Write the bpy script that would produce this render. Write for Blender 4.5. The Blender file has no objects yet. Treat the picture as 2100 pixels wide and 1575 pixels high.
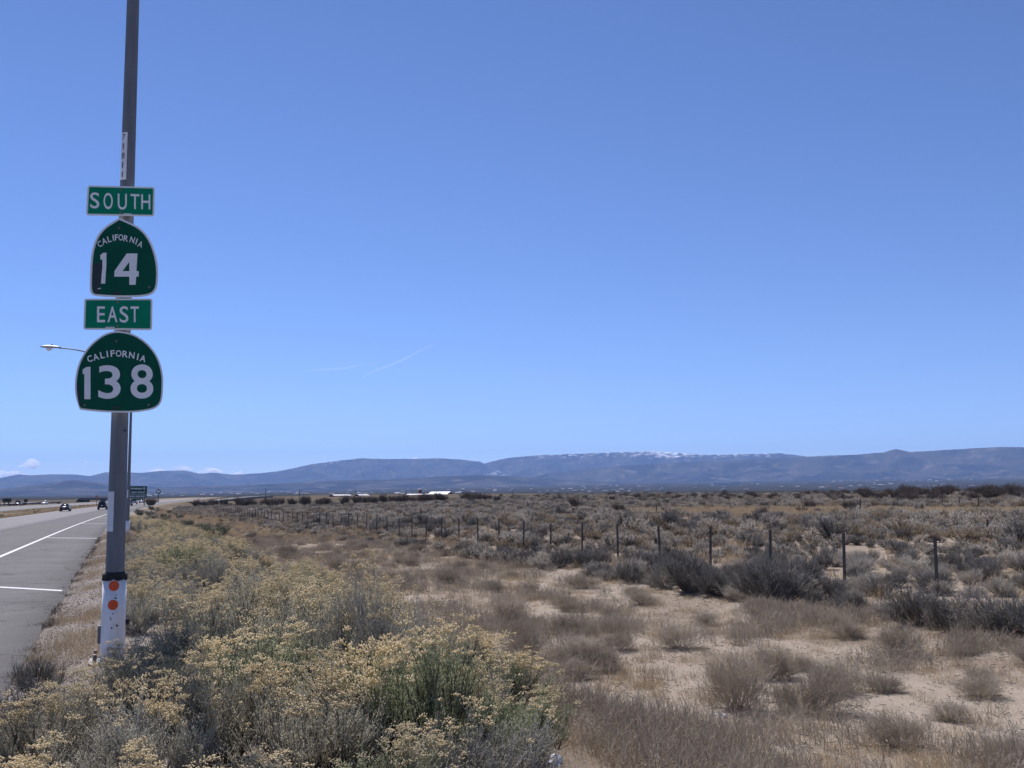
import bpy, math, random
import numpy as np
from mathutils import Vector, Matrix

scene = bpy.context.scene
COL = scene.collection
random.seed(7)
RNG = np.random.default_rng(7)

# ------------------------------------------------------------------ camera
F = 2050.0                                   # focal length in photograph pixels (2100 wide)
EYE = 1.55
PITCH, ROLL = math.radians(6.17), math.radians(-0.6)
cam_data = bpy.data.cameras.new("camera")
cam_data.sensor_width = 36.0
cam_data.lens = F / 2100.0 * 36.0
cam_data.clip_start = 0.05
cam_data.clip_end = 200000.0
cam = bpy.data.objects.new("camera", cam_data)
COL.objects.link(cam)
CAM_M = (Matrix.Translation((0, 0, EYE)) @ Matrix.Rotation(math.pi / 2 + PITCH, 4, 'X') @ Matrix.Rotation(ROLL, 4, 'Z'))
cam.matrix_world = CAM_M
scene.camera = cam

# ------------------------------------------------------------------ sky, sun, exposure
SUN_AZ, SUN_EL = math.radians(-27.0), math.radians(50.0)   # azimuth clockwise from the view direction
world = bpy.data.worlds.new("World")
scene.world = world
world.use_nodes = True
wt = world.node_tree
bg = wt.nodes["Background"]
sky = wt.nodes.new("ShaderNodeTexSky")
sky.sky_type = 'NISHITA'
sky.sun_disc = False
sky.sun_elevation = SUN_EL
sky.sun_rotation = SUN_AZ
sky.altitude = 3000.0
sky.air_density = 1.0
sky.dust_density = 0.0
sky.ozone_density = 4.0
wt.links.new(sky.outputs[0], bg.inputs[0])
bg.inputs[1].default_value = 0.0725
sun_data = bpy.data.lights.new("sun", 'SUN')
sun_data.energy = 5.0
sun_data.angle = math.radians(0.5)
sun_data.color = (1.0, 0.93, 0.76)
sun = bpy.data.objects.new("sun", sun_data)
COL.objects.link(sun)
sunvec = Vector((math.sin(SUN_AZ) * math.cos(SUN_EL), math.cos(SUN_AZ) * math.cos(SUN_EL), math.sin(SUN_EL)))
sun.rotation_euler = (-sunvec).to_track_quat('-Z', 'Y').to_euler()
sun.location = (0, 0, 60)

vs = scene.view_settings
vs.view_transform = 'Standard'
vs.look = 'None'
vs.gamma = 1.0
vs.use_curve_mapping = False
vs.exposure = 0.56
vs.use_white_balance = True          # the camera's cool daylight balance
vs.white_balance_temperature = 5650
vs.white_balance_tint = 22
scene.render.engine = 'CYCLES'
scene.cycles.use_denoising = True
scene.cycles.max_bounces = 10
scene.cycles.diffuse_bounces = 3
scene.cycles.volume_bounces = 8
scene.cycles.transparent_max_bounces = 8

# ------------------------------------------------------------------ numeric helpers
def hash2(ix, iy, seed):
    h = (ix.astype(np.int64) * 374761393 + iy.astype(np.int64) * 668265263 + seed * 1442695041) & 0x7fffffff
    h = ((h ^ (h >> 13)) * 1274126177) & 0x7fffffff
    return ((h ^ (h >> 16)) & 0xffff) / 65535.0

def vnoise(x, y, seed=0):
    x = np.asarray(x, float); y = np.asarray(y, float)
    ix = np.floor(x); iy = np.floor(y)
    fx = x - ix; fy = y - iy
    fx = fx * fx * (3 - 2 * fx); fy = fy * fy * (3 - 2 * fy)
    a = hash2(ix, iy, seed); b = hash2(ix + 1, iy, seed)
    c = hash2(ix, iy + 1, seed); d = hash2(ix + 1, iy + 1, seed)
    return (a * (1 - fx) + b * fx) * (1 - fy) + (c * (1 - fx) + d * fx) * fy

def fbm(x, y, seed=0, octs=4):
    r = 0; a = 0.5; t = 0
    for o in range(octs):
        r = r + a * vnoise(x * 2 ** o, y * 2 ** o, seed + o * 17); t += a; a *= 0.5
    return r / t

def smooth(a, b, x):
    t = np.clip((np.asarray(x, float) - a) / (b - a), 0, 1)
    return t * t * (3 - 2 * t)

# road-aligned coordinates: s along the road, u across it (to the right)
DX, DY = -0.3656, 0.9308
NX, NY = 0.9308, 0.3656
KC = 1.6e-4

def curve(s):
    s = np.asarray(s, float)
    t = np.clip(s - 60, 0, 340)
    return KC * t * t + np.clip(s - 400, 0, None) * 2 * KC * 340

def xy(u, s):
    uu = np.asarray(u, float) + curve(s)
    return s * DX + uu * NX, s * DY + uu * NY

def us(x, y):
    s = x * DX + y * DY
    return x * NX + y * NY - curve(s), s

def prof(s):
    s = np.asarray(s, float)
    z = -0.0098 * np.clip(s, -60, 60)
    t = np.clip(s - 60, 0, 140)
    z = z - 0.0098 * (t - t * t / 280.0)
    return z

CU = [-40000, -400, -90, -60, -46.2, -45.6, -26.4, -25.8, -20, -16.2, -15.7, -1.10, -0.84, -0.2, 1.5, 3.2, 5.2, 7, 11, 15, 17, 20, 60, 130, 200, 320, 1000, 40000]
CZ = [-3, -2.0, -0.8, -0.5, -0.10, -0.30, -0.30, -0.12, -0.40, -0.12, -0.25, -0.22, -0.04, 0.05, 0.03, -0.22, -0.72, -0.78, -0.76, -0.62, -0.60, -0.50, 0.0, 0.80, 0.2, -2.2, -3, -3]

def height(u, s):
    u = np.asarray(u, float); s = np.asarray(s, float)
    z = np.interp(u, CU, CZ)
    w = 1 - smooth(60, 200, u)
    z = z + prof(s) * w
    # bumps away from the pavement
    x, y = xy(u, s)
    off = smooth(0.3, 3.0, u) + smooth(-47, -52, u) + smooth(-17, -18.5, u) * smooth(-25, -23.5, u)
    r = np.hypot(x, y)
    nb = (fbm(x / 7.0, y / 7.0, 3) - 0.5) * 0.34 + (fbm(x / 1.6, y / 1.6, 5, 3) - 0.5) * 0.12
    wash = smooth(4.5, 6.5, u) * (1 - smooth(12, 15, u))
    z = z + off * nb * (1 - 0.6 * wash)
    z = z + smooth(60, 160, u) * (fbm(x / 60, y / 60, 9) - 0.5) * 1.2
    z = z + 95 * smooth(3000, 13500, r) * (0.25 + 0.75 * smooth(-0.45, 0.25, np.arctan2(x, np.maximum(y, 1))))
    return z

def ground_xy(x, y):
    u, s = us(x, y)
    return height(u, s)

CI = CAM_M.inverted()
def proj(x, y, z):
    x = np.asarray(x, float); y = np.asarray(y, float); z = np.asarray(z, float)
    m = CI
    cx = m[0][0] * x + m[0][1] * y + m[0][2] * z + m[0][3]
    cy = m[1][0] * x + m[1][1] * y + m[1][2] * z + m[1][3]
    cz = m[2][0] * x + m[2][1] * y + m[2][2] * z + m[2][3]
    d = np.maximum(-cz, 1e-6)
    return 1050 + F * cx / d, 787.5 - F * cy / d, -cz

def ray(px, py):
    v = Vector(((px - 1050) / F, -(py - 787.5) / F, -1.0))
    return CAM_M.to_3x3() @ v

def at_depth(px, py, Y):
    d = ray(px, py)
    t = Y / d.y
    return Vector((d.x * t, Y, EYE + d.z * t))

def on_ground(px, py):
    d = ray(px, py)
    t = 1.0
    for _ in range(4000):
        p = Vector((d.x * t, d.y * t, EYE + d.z * t))
        if p.z <= float(ground_xy(p.x, p.y)):
            return p
        t *= 1.01
        if t > 20000:
            break
    return p

def stand(px, Y):
    """ground point under the picture column px at forward distance Y"""
    d = ray(px, 1010)
    x = d.x / d.y * Y
    return Vector((x, Y, float(ground_xy(x, Y))))

# ------------------------------------------------------------------ scene helpers
def tag(o, label=None, cat=None, group=None, kind=None):
    if label: o["label"] = label
    if cat: o["category"] = cat
    if group: o["group"] = group
    if kind: o["kind"] = kind
    return o

def link(o, parent=None):
    COL.objects.link(o)
    if parent is not None:
        o.parent = parent
    return o

def empty(name, loc=(0, 0, 0), rz=0.0, sc=1.0):
    o = bpy.data.objects.new(name, None)
    o.empty_display_size = 0.2
    o.location = loc
    o.rotation_euler = (0, 0, rz)
    o.scale = (sc, sc, sc) if not isinstance(sc, tuple) else sc
    return link(o)

def mesh_data(name, V, Fc, mats, smooth_shade=False, midx=None):
    me = bpy.data.meshes.new(name)
    V = np.asarray(V, np.float32)
    if isinstance(Fc, np.ndarray):
        nf, k = Fc.shape
        me.vertices.add(len(V)); me.vertices.foreach_set("co", V.ravel())
        me.loops.add(nf * k); me.loops.foreach_set("vertex_index", Fc.ravel().astype(np.int32))
        me.polygons.add(nf)
        me.polygons.foreach_set("loop_start", np.arange(0, nf * k, k, dtype=np.int32))
        me.update(calc_edges=True)
    else:
        me.from_pydata([tuple(v) for v in V.tolist()], [], Fc)
        me.update()
    for m in (mats if isinstance(mats, (list, tuple)) else [mats]):
        me.materials.append(m)
    if midx is not None:
        me.polygons.foreach_set("material_index", np.asarray(midx, np.int32))
    if smooth_shade:
        me.polygons.foreach_set("use_smooth", np.ones(len(me.polygons), bool))
    return me

def mobj(name, me, parent=None):
    return link(bpy.data.objects.new(name, me), parent)

ONES = "first second third fourth fifth sixth seventh eighth ninth tenth eleventh twelfth thirteenth fourteenth fifteenth sixteenth seventeenth eighteenth nineteenth".split()
TENS = ["twenty", "thirty", "forty", "fifty", "sixty", "seventy", "eighty", "ninety"]
def ordinal(n):
    if n < 20: return ONES[n - 1]
    if n >= 100: return "hundred and " + ordinal(n - 100) if n > 100 else "hundredth"
    t, o = divmod(n, 10)
    return (TENS[t - 2][:-1] + "ieth") if o == 0 else TENS[t - 2] + "-" + ONES[o - 1]
PENDING = {}
def defer(o, key, template, rank):
    PENDING.setdefault((key, template), []).append((rank, o)); return o
def settle_labels():
    for (key, template), lst in PENDING.items():
        for i, (r, o) in enumerate(sorted(lst, key=lambda q: q[0])):
            o["label"] = template.replace("#", ordinal(i + 1))
FENCE_PX = [245 + 1 / (6.03e-4 + 0.762e-4 * i) for i in range(-1, 58)]
def fence_gap(px):
    n = sum(1 for q in FENCE_PX[1:] if q > px)
    return n

class MB:
    """collects simple solids into one mesh"""
    def __init__(self): self.v = []; self.f = []
    def add(self, vs, fs):
        n = len(self.v); self.v += [tuple(v) for v in vs]; self.f += [tuple(i + n for i in f) for f in fs]; return self
    def box(self, c, s, rz=0.0, taper=1.0, bev=0.0):
        x, y, z = [k / 2 for k in s]
        vs = []
        for dz, k in ((-z, 1.0), (z, taper)):
            if bev > 0:
                b = bev
                pts = [(-x + b, -y), (x - b, -y), (x, -y + b), (x, y - b), (x - b, y), (-x + b, y), (-x, y - b), (-x, -y + b)]
            else:
                pts = [(-x, -y), (x, -y), (x, y), (-x, y)]
            for a, b_ in pts: vs.append((a * k, b_ * k, dz))
        n = len(vs) // 2
        cr, sr = math.cos(rz), math.sin(rz)
        vs = [(c[0] + a * cr - b * sr, c[1] + a * sr + b * cr, c[2] + d) for a, b, d in vs]
        fs = [tuple(range(n - 1, -1, -1)), tuple(range(n, 2 * n))] + [(i, (i + 1) % n, n + (i + 1) % n, n + i) for i in range(n)]
        return self.add(vs, fs)
    def tube(self, pts, rad, n=12, caps=True):
        pts = [Vector(p) for p in pts]
        if not isinstance(rad, (list, tuple)): rad = [rad] * len(pts)
        vs = []; fs = []
        a = None
        for i, p in enumerate(pts):
            t = (pts[min(i + 1, len(pts) - 1)] - pts[max(i - 1, 0)]).normalized()
            if a is None:
                a = t.cross(Vector((0, 0, 1)))
                if a.length < 0.1: a = t.cross(Vector((0, 1, 0)))
            a = (a - t * a.dot(t)).normalized()
            b = t.cross(a)
            for k in range(n):
                w = 2 * math.pi * k / n
                vs.append(p + (a * math.cos(w) + b * math.sin(w)) * rad[i])
        for i in range(len(pts) - 1):
            for k in range(n):
                fs.append((i * n + k, i * n + (k + 1) % n, (i + 1) * n + (k + 1) % n, (i + 1) * n + k))
        if caps:
            fs.append(tuple(range(n - 1, -1, -1))); m = (len(pts) - 1) * n
            fs.append(tuple(range(m, m + n)))
        return self.add(vs, fs)
    def lathe(self, prof_rz, c=(0, 0, 0), n=20):
        vs = []; fs = []
        for r, z in prof_rz:
            for k in range(n):
                w = 2 * math.pi * k / n
                vs.append((c[0] + r * math.cos(w), c[1] + r * math.sin(w), c[2] + z))
        m = len(prof_rz)
        for i in range(m - 1):
            for k in range(n):
                fs.append((i * n + k, i * n + (k + 1) % n, (i + 1) * n + (k + 1) % n, (i + 1) * n + k))
        fs.append(tuple(range(n - 1, -1, -1))); fs.append(tuple(range((m - 1) * n, m * n)))
        return self.add(vs, fs)
    def prism(self, poly, depth, M):
        """polygon (a,b) extruded by depth along local -c; M maps (a,b,c) to space"""
        n = len(poly)
        vs = [M(a, b, 0) for a, b in poly] + [M(a, b, -depth) for a, b in poly]
        fs = [tuple(range(n)), tuple(range(2 * n - 1, n - 1, -1))] + [(i, n + i, n + (i + 1) % n, (i + 1) % n) for i in range(n)]
        return self.add(vs, fs)
    def build(self, name, mat, parent=None, sm=False):
        me = mesh_data(name, np.array([tuple(v) for v in self.v]), self.f, mat, sm)
        return mobj(name, me, parent)

# ------------------------------------------------------------------ materials
MATS = {}
def new_mat(name):
    m = bpy.data.materials.new(name); m.use_nodes = True
    nt = m.node_tree
    for n in list(nt.nodes):
        if n.type != 'OUTPUT_MATERIAL' and n.type != 'BSDF_PRINCIPLED': nt.nodes.remove(n)
    MATS[name] = m
    return m, nt, nt.nodes["Principled BSDF"]

def N(nt, t, **kw):
    n = nt.nodes.new(t)
    for k, v in kw.items(): setattr(n, k, v)
    return n

def noise_fac(nt, scale, detail=4, coord='Object', rough=0.6, lo=0.35, hi=0.65):
    tc = N(nt, "ShaderNodeTexCoord")
    nz = N(nt, "ShaderNodeTexNoise")
    nz.inputs["Scale"].default_value = scale; nz.inputs["Detail"].default_value = detail; nz.inputs["Roughness"].default_value = rough
    if coord == 'Position':
        g = N(nt, "ShaderNodeNewGeometry"); nt.links.new(g.outputs["Position"], nz.inputs["Vector"])
    else:
        nt.links.new(tc.outputs[coord], nz.inputs["Vector"])
    mr = N(nt, "ShaderNodeMapRange"); mr.inputs[1].default_value = lo; mr.inputs[2].default_value = hi
    nt.links.new(nz.outputs["Fac"], mr.inputs[0])
    return mr.outputs[0]

def mixc(nt, fac, a, b, mode='MIX'):
    m = N(nt, "ShaderNodeMix"); m.data_type = 'RGBA'; m.blend_type = mode
    if isinstance(fac, (int, float)): m.inputs[0].default_value = fac
    else: nt.links.new(fac, m.inputs[0])
    for sock, v in ((m.inputs[6], a), (m.inputs[7], b)):
        if isinstance(v, tuple): sock.default_value = (*v, 1)
        else: nt.links.new(v, sock)
    return m.outputs[2]

def bump(nt, bs, h, strength=0.3, dist=0.01):
    b = N(nt, "ShaderNodeBump"); b.inputs["Strength"].default_value = strength; b.inputs["Distance"].default_value = dist
    nt.links.new(h, b.inputs["Height"]); nt.links.new(b.outputs[0], bs.inputs["Normal"])

def plain(name, col, col2=None, rough=0.6, metal=0.0, scale=8.0, coord='Object', bmp=0.0):
    m, nt, bs = new_mat(name)
    col2 = col2 or tuple(c * 0.8 for c in col)
    f = noise_fac(nt, scale, 6, coord)
    nt.links.new(mixc(nt, f, col, col2), bs.inputs["Base Color"])
    bs.inputs["Roughness"].default_value = rough; bs.inputs["Metallic"].default_value = metal
    if bmp: bump(nt, bs, f, bmp)
    return m

def plant(name, cols, rough=0.85, transl=0.0, vary=0.25):
    """cols: tones spread over twigs (per island) and over plants (per object)"""
    m, nt, bs = new_mat(name)
    g = N(nt, "ShaderNodeNewGeometry"); oi = N(nt, "ShaderNodeObjectInfo")
    r = N(nt, "ShaderNodeValToRGB")
    els = r.color_ramp.elements
    while len(els) < len(cols): els.new(0.5)
    for i, c in enumerate(cols):
        els[i].position = i / max(1, len(cols) - 1); els[i].color = (*c, 1)
    mx = N(nt, "ShaderNodeMath", operation='MULTIPLY_ADD'); mx.inputs[1].default_value = 0.5
    m2 = N(nt, "ShaderNodeMath", operation='MULTIPLY'); m2.inputs[1].default_value = 0.5
    nt.links.new(oi.outputs["Random"], m2.inputs[0])
    nt.links.new(g.outputs["Random Per Island"], mx.inputs[0]); nt.links.new(m2.outputs[0], mx.inputs[2])
    nt.links.new(mx.outputs[0], r.inputs[0])
    hs = N(nt, "ShaderNodeHueSaturation")
    mr = N(nt, "ShaderNodeMapRange"); mr.inputs[3].default_value = 1 - vary; mr.inputs[4].default_value = 1 + vary
    wn = N(nt, "ShaderNodeTexWhiteNoise", noise_dimensions='1D'); nt.links.new(oi.outputs["Random"], wn.inputs["W"])
    nt.links.new(wn.outputs["Value"], mr.inputs[0]); nt.links.new(mr.outputs[0], hs.inputs["Value"])
    nt.links.new(r.outputs[0], hs.inputs["Color"])
    nt.links.new(hs.outputs[0], bs.inputs["Base Color"])
    bs.inputs["Roughness"].default_value = rough
    bs.inputs["Specular IOR Level"].default_value = 0.2
    if transl > 0:
        tr = N(nt, "ShaderNodeBsdfTranslucent"); nt.links.new(hs.outputs[0], tr.inputs[0])
        ms = N(nt, "ShaderNodeMixShader"); ms.inputs[0].default_value = transl
        out = [n for n in nt.nodes if n.type == 'OUTPUT_MATERIAL'][0]
        nt.links.new(bs.outputs[0], ms.inputs[1]); nt.links.new(tr.outputs[0], ms.inputs[2]); nt.links.new(ms.outputs[0], out.inputs[0])
    return m

# ================================================================== SETTING
def grow(a, b, r, d0):
    out = [a]; d = d0
    while out[-1] < b:
        out.append(out[-1] + d); d *= r
    out[-1] = b
    return out

S_ax = np.array([-19500, -6000, -1500, -500, -200, -100, -50] + list(np.arange(-24, 3, 1.0)) + list(np.arange(3, 34, 0.24)) + grow(34, 19500, 1.03, 0.26))
U_ax = np.unique(np.round(np.array([-a for a in grow(16.2, 19500, 1.06, 0.5)] + list(np.arange(-15.7, -1.2, 1.6)) + [-46.2, -45.6, -26.4, -25.8]
                 + [-1.10, -0.97, -0.84] + list(np.arange(-0.6, 19, 0.24)) + grow(19.2, 19500, 1.035, 0.26)), 3))
UU, SS = np.meshgrid(U_ax, S_ax)
GX, GY = xy(UU, SS)
GZ = height(UU, SS)
nu, ns = len(U_ax), len(S_ax)
idx = np.arange(nu * ns).reshape(ns, nu)
quads = np.stack([idx[:-1, :-1], idx[:-1, 1:], idx[1:, 1:], idx[1:, :-1]], -1).reshape(-1, 4)

def ground_material():
    m, nt, bs = new_mat("desert_ground")
    L = nt.links.new
    geo = N(nt, "ShaderNodeNewGeometry")
    def nz(scale, detail=5, rough=0.6, lo=0.35, hi=0.65):
        n = N(nt, "ShaderNodeTexNoise"); n.inputs["Scale"].default_value = scale; n.inputs["Detail"].default_value = detail; n.inputs["Roughness"].default_value = rough
        L(geo.outputs["Position"], n.inputs["Vector"])
        r = N(nt, "ShaderNodeMapRange"); r.inputs[1].default_value = lo; r.inputs[2].default_value = hi
        L(n.outputs["Fac"], r.inputs[0]); return r.outputs[0]
    def at(name):
        a = N(nt, "ShaderNodeAttribute"); a.attribute_name = name; return a.outputs["Fac"]
    n_big, n_mid, n_fine, n_grain = nz(0.35), nz(2.3), nz(14, 6), nz(90, 3)
    dirt = mixc(nt, n_mid, (0.275, 0.228, 0.172), (0.205, 0.168, 0.124))
    dirt = mixc(nt, n_fine, dirt, (0.32, 0.27, 0.21))
    sand = mixc(nt, n_mid, (0.345, 0.295, 0.225), (0.285, 0.242, 0.182))
    sand = mixc(nt, n_fine, sand, (0.285, 0.24, 0.19))
    spk = nz(38, 5, 0.6, 0.58, 0.68)
    sand = mixc(nt, spk, sand, (0.10, 0.08, 0.060))
    dirt = mixc(nt, spk, dirt, (0.085, 0.068, 0.05))
    # sand fades in along a broken edge
    add = N(nt, "ShaderNodeMath", operation='MULTIPLY_ADD'); add.inputs[1].default_value = 0.7
    L(n_mid, add.inputs[0]); sub = N(nt, "ShaderNodeMath", operation='SUBTRACT'); L(at("sand"), sub.inputs[0]); sub.inputs[1].default_value = 0.35
    L(sub.outputs[0], add.inputs[2])
    cl = N(nt, "ShaderNodeMapRange"); cl.inputs[1].default_value = 0.15; cl.inputs[2].default_value = 0.6; L(add.outputs[0], cl.inputs[0])
    col = mixc(nt, cl.outputs[0], dirt, sand)
    # roadside gravel
    vo = N(nt, "ShaderNodeTexVoronoi"); vo.inputs["Scale"].default_value = 42; L(geo.outputs["Position"], vo.inputs["Vector"])
    hs = N(nt, "ShaderNodeHueSaturation"); hs.inputs["Saturation"].default_value = 0.12; hs.inputs["Value"].default_value = 0.3; L(vo.outputs["Color"], hs.inputs["Color"])
    grav = mixc(nt, 0.72, hs.outputs[0], (0.225, 0.19, 0.158))
    col = mixc(nt, at("gravel"), col, grav)
    # dead leaves and seed heads lying about
    col = mixc(nt, at("litter"), col, mixc(nt, n_fine, (0.10, 0.078, 0.056), (0.17, 0.135, 0.095)))
    # scrub too far off to tell its plants apart
    col = mixc(nt, at("far"), col, mixc(nt, nz(0.03, 6), (0.080, 0.068, 0.050), (0.135, 0.11, 0.078)))
    # orchards, yards and streets of the valley town
    col = mixc(nt, at("town"), col, mixc(nt, nz(0.008, 7, 0.6, 0.45, 0.68), (0.024, 0.026, 0.022), (0.070, 0.062, 0.050)))
    L(col, bs.inputs["Base Color"])
    bs.inputs["Roughness"].default_value = 1.0; bs.inputs["Specular IOR Level"].default_value = 0.0
    mx = N(nt, "ShaderNodeMath", operation='MULTIPLY_ADD'); mx.inputs[1].default_value = 0.6; L(n_grain, mx.inputs[0]); L(n_fine, mx.inputs[2])
    bump(nt, bs, mx.outputs[0], 0.45, 0.015)
    return m

gme = mesh_data("ground", np.stack([GX, GY, GZ], -1).reshape(-1, 3), quads, ground_material(), True)
wash = smooth(4.2, 5.6, UU) * (1 - smooth(11.5, 14.5, UU)) * (1 - smooth(60, 130, SS))
pn = fbm(GX / 2.6, GY / 2.6, 21)
near_wash = (1 - smooth(9, 16, SS)) * smooth(5, 6, UU) * (1 - smooth(9.5, 11.5, UU))
sandv = np.clip(wash * smooth(0.44, 0.60, pn) * 0.9 + near_wash * smooth(0.36, 0.56, pn) * 0.85, 0, 1)
sandv = np.maximum(sandv, 0.25 * smooth(15, 20, UU) * smooth(0.6, 0.72, fbm(GX / 4, GY / 4, 33)))
gravv = smooth(-1.2, -0.9, UU) * (1 - smooth(0.2, 0.9, UU + (pn - 0.5))) * 1.0
littv = np.clip(smooth(0.5, 1.5, UU) * (1 - smooth(3.8, 5.0, UU)) * 0.75 + wash * (1 - sandv) * 0.55 * smooth(0.35, 0.65, fbm(GX / 1.1, GY / 1.1, 44)), 0, 1)
littv = np.maximum(littv, smooth(13, 16, UU) * 0.30 * smooth(0.35, 0.65, fbm(GX / 2, GY / 2, 45)))
farv = smooth(120, 420, np.hypot(GX, GY)) * np.maximum(smooth(0, 6, UU), smooth(-47, -55, UU))
for nm, arr in (("sand", sandv), ("gravel", gravv), ("litter", littv), ("far", farv), ("town", np.maximum(smooth(420, 1300, np.hypot(GX, GY)) * smooth(120, 260, UU), smooth(800, 2200, np.hypot(GX, GY))))):
    a = gme.attributes.new(nm, 'FLOAT', 'POINT'); a.data.foreach_set("value", arr.ravel().astype(np.float32))
tag(mobj("ground", gme), kind="structure")

# ---- pavement
def strip(name, u0, u1, s0, s1, mat, lift=0.0, ragged=0.0, thick=0.0, ds0=0.3, zfun=None, nucols=6, skew=0.0):
    S = np.array(grow(s0, s1, 1.03, ds0))
    cols = np.linspace(u0, u1, nucols)
    V = []
    for s in S:
        row = []
        for j, u in enumerate(cols):
            uu = u
            if ragged and j == nucols - 1:
                uu = u + ragged * (float(fbm(s / 0.9, 3.1, 71)) - 0.5) * 2
            ss = s + skew * (u1 - u)
            x, y = xy(uu, ss)
            z = (zfun(uu, ss) if zfun else float(prof(ss))) + lift
            row.append((float(x), float(y), z))
        if thick:
            row = [(row[0][0], row[0][1], row[0][2] - thick)] + row + [(row[-1][0] + 0.03 * NX, row[-1][1] + 0.03 * NY, row[-1][2] - thick)]
        V += row
    k = nucols + (2 if thick else 0)
    id2 = np.arange(len(S) * k).reshape(len(S), k)
    q = np.stack([id2[:-1, :-1], id2[:-1, 1:], id2[1:, 1:], id2[1:, :-1]], -1).reshape(-1, 4)
    return mobj(name, mesh_data(name, np.array(V), q, mat))

def asphalt_material(name, c1, c2, speck, crack=True):
    m, nt, bs = new_mat(name)
    L = nt.links.new
    geo = N(nt, "ShaderNodeNewGeometry")
    def nz(scale, detail=5, lo=0.35, hi=0.65):
        n = N(nt, "ShaderNodeTexNoise"); n.inputs["Scale"].default_value = scale; n.inputs["Detail"].default_value = detail
        L(geo.outputs["Position"], n.inputs["Vector"])
        r = N(nt, "ShaderNodeMapRange"); r.inputs[1].default_value = lo; r.inputs[2].default_value = hi
        L(n.outputs["Fac"], r.inputs[0]); return r.outputs[0]
    col = mixc(nt, nz(0.5), c1, c2)
    vo = N(nt, "ShaderNodeTexVoronoi"); vo.inputs["Scale"].default_value = 75; L(geo.outputs["Position"], vo.inputs["Vector"])
    bw = N(nt, "ShaderNodeRGBToBW"); L(vo.outputs["Color"], bw.inputs[0])
    col = mixc(nt, bw.outputs[0], mixc(nt, speck, col, (0.03, 0.03, 0.03)), mixc(nt, speck, col, (0.21, 0.20, 0.19)))
    # oil drips and wear streaks along the lanes
    col = mixc(nt, nz(2.2, 6, 0.56, 0.72), col, tuple(c * 0.75 for c in c2))
    if crack:
        v2 = N(nt, "ShaderNodeTexVoronoi", feature='DISTANCE_TO_EDGE'); v2.inputs["Scale"].default_value = 0.22
        wn = N(nt, "ShaderNodeTexNoise"); wn.inputs["Scale"].default_value = 1.4; wn.inputs["Detail"].default_value = 5; L(geo.outputs["Position"], wn.inputs["Vector"])
        mxv = N(nt, "ShaderNodeMix"); mxv.data_type = 'RGBA'; mxv.blend_type = 'ADD'; mxv.inputs[0].default_value = 1.6
        L(geo.outputs["Position"], mxv.inputs[6]); L(wn.outputs["Color"], mxv.inputs[7]); L(mxv.outputs[2], v2.inputs["Vector"])
        lt = N(nt, "ShaderNodeMath", operation='LESS_THAN'); lt.inputs[1].default_value = 0.0065; L(v2.outputs["Distance"], lt.inputs[0])
        col = mixc(nt, lt.outputs[0], col, (0.06, 0.055, 0.05))
    L(col, bs.inputs["Base Color"])
    bs.inputs["Specular IOR Level"].default_value = 0.2
    bs.inputs["Roughness"].default_value = 0.95
    bump(nt, bs, bw.outputs[0], 0.35, 0.006)
    return m

M_asph = asphalt_material("asphalt", (0.125, 0.118, 0.109), (0.092, 0.087, 0.081), 0.45)
M_conc = asphalt_material("concrete_pavement", (0.215, 0.205, 0.195), (0.18, 0.172, 0.163), 0.14, False)
M_opp = asphalt_material("far_pavement", (0.19, 0.182, 0.172), (0.16, 0.153, 0.146), 0.1, False)
M_paint = plain("road_paint", (0.52, 0.51, 0.49), (0.36, 0.355, 0.34), 0.7, scale=20, coord='Object')
M_paint_old = plain("worn_road_paint", (0.40, 0.39, 0.37), (0.24, 0.235, 0.225), 0.8, scale=9, coord='Object')

tag(strip("shoulder_lane_road", -7.6, -0.87, -30, 900, M_asph, ragged=0.10, thick=0.2, ds0=0.3, nucols=9), kind="structure")
tag(strip("freeway_road", -15.4, -7.6, -30, 900, M_conc, thick=0.22, ds0=0.5), kind="structure")
tag(strip("opposite_carriageway_road", -45, -27, -30, 900, M_opp, thick=0.25, ds0=0.6), kind="structure")
mk = lambda o: tag(o, kind="structure")
mk(strip("edge_line_marking", -3.58, -3.43, -30, 500, M_paint, lift=0.005, nucols=2))
mk(strip("median_line_marking", -14.7, -14.56, -30, 500, M_paint_old, lift=0.005, nucols=2))
mk(strip("opposite_edge_line_marking", -28.6, -28.46, -30, 500, M_paint, lift=0.005, nucols=2))
for s0, p, w_ in ((20.7, M_paint, 0.28), (54.2, M_paint_old, 0.75), (97.5, M_paint_old, 0.9), (136.0, M_paint_old, 0.9)):
    mk(strip("shoulder_tick_marking", -3.36, -0.93, s0, s0 + w_, p, lift=0.004, nucols=8, ds0=w_, skew=1.35))
for i in range(9):
    s0 = 60 + i * 14.6
    mk(strip("lane_dash_marking", -11.4, -11.28, s0, s0 + 3.6, M_paint_old, lift=0.005, nucols=2, ds0=0.9))

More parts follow.
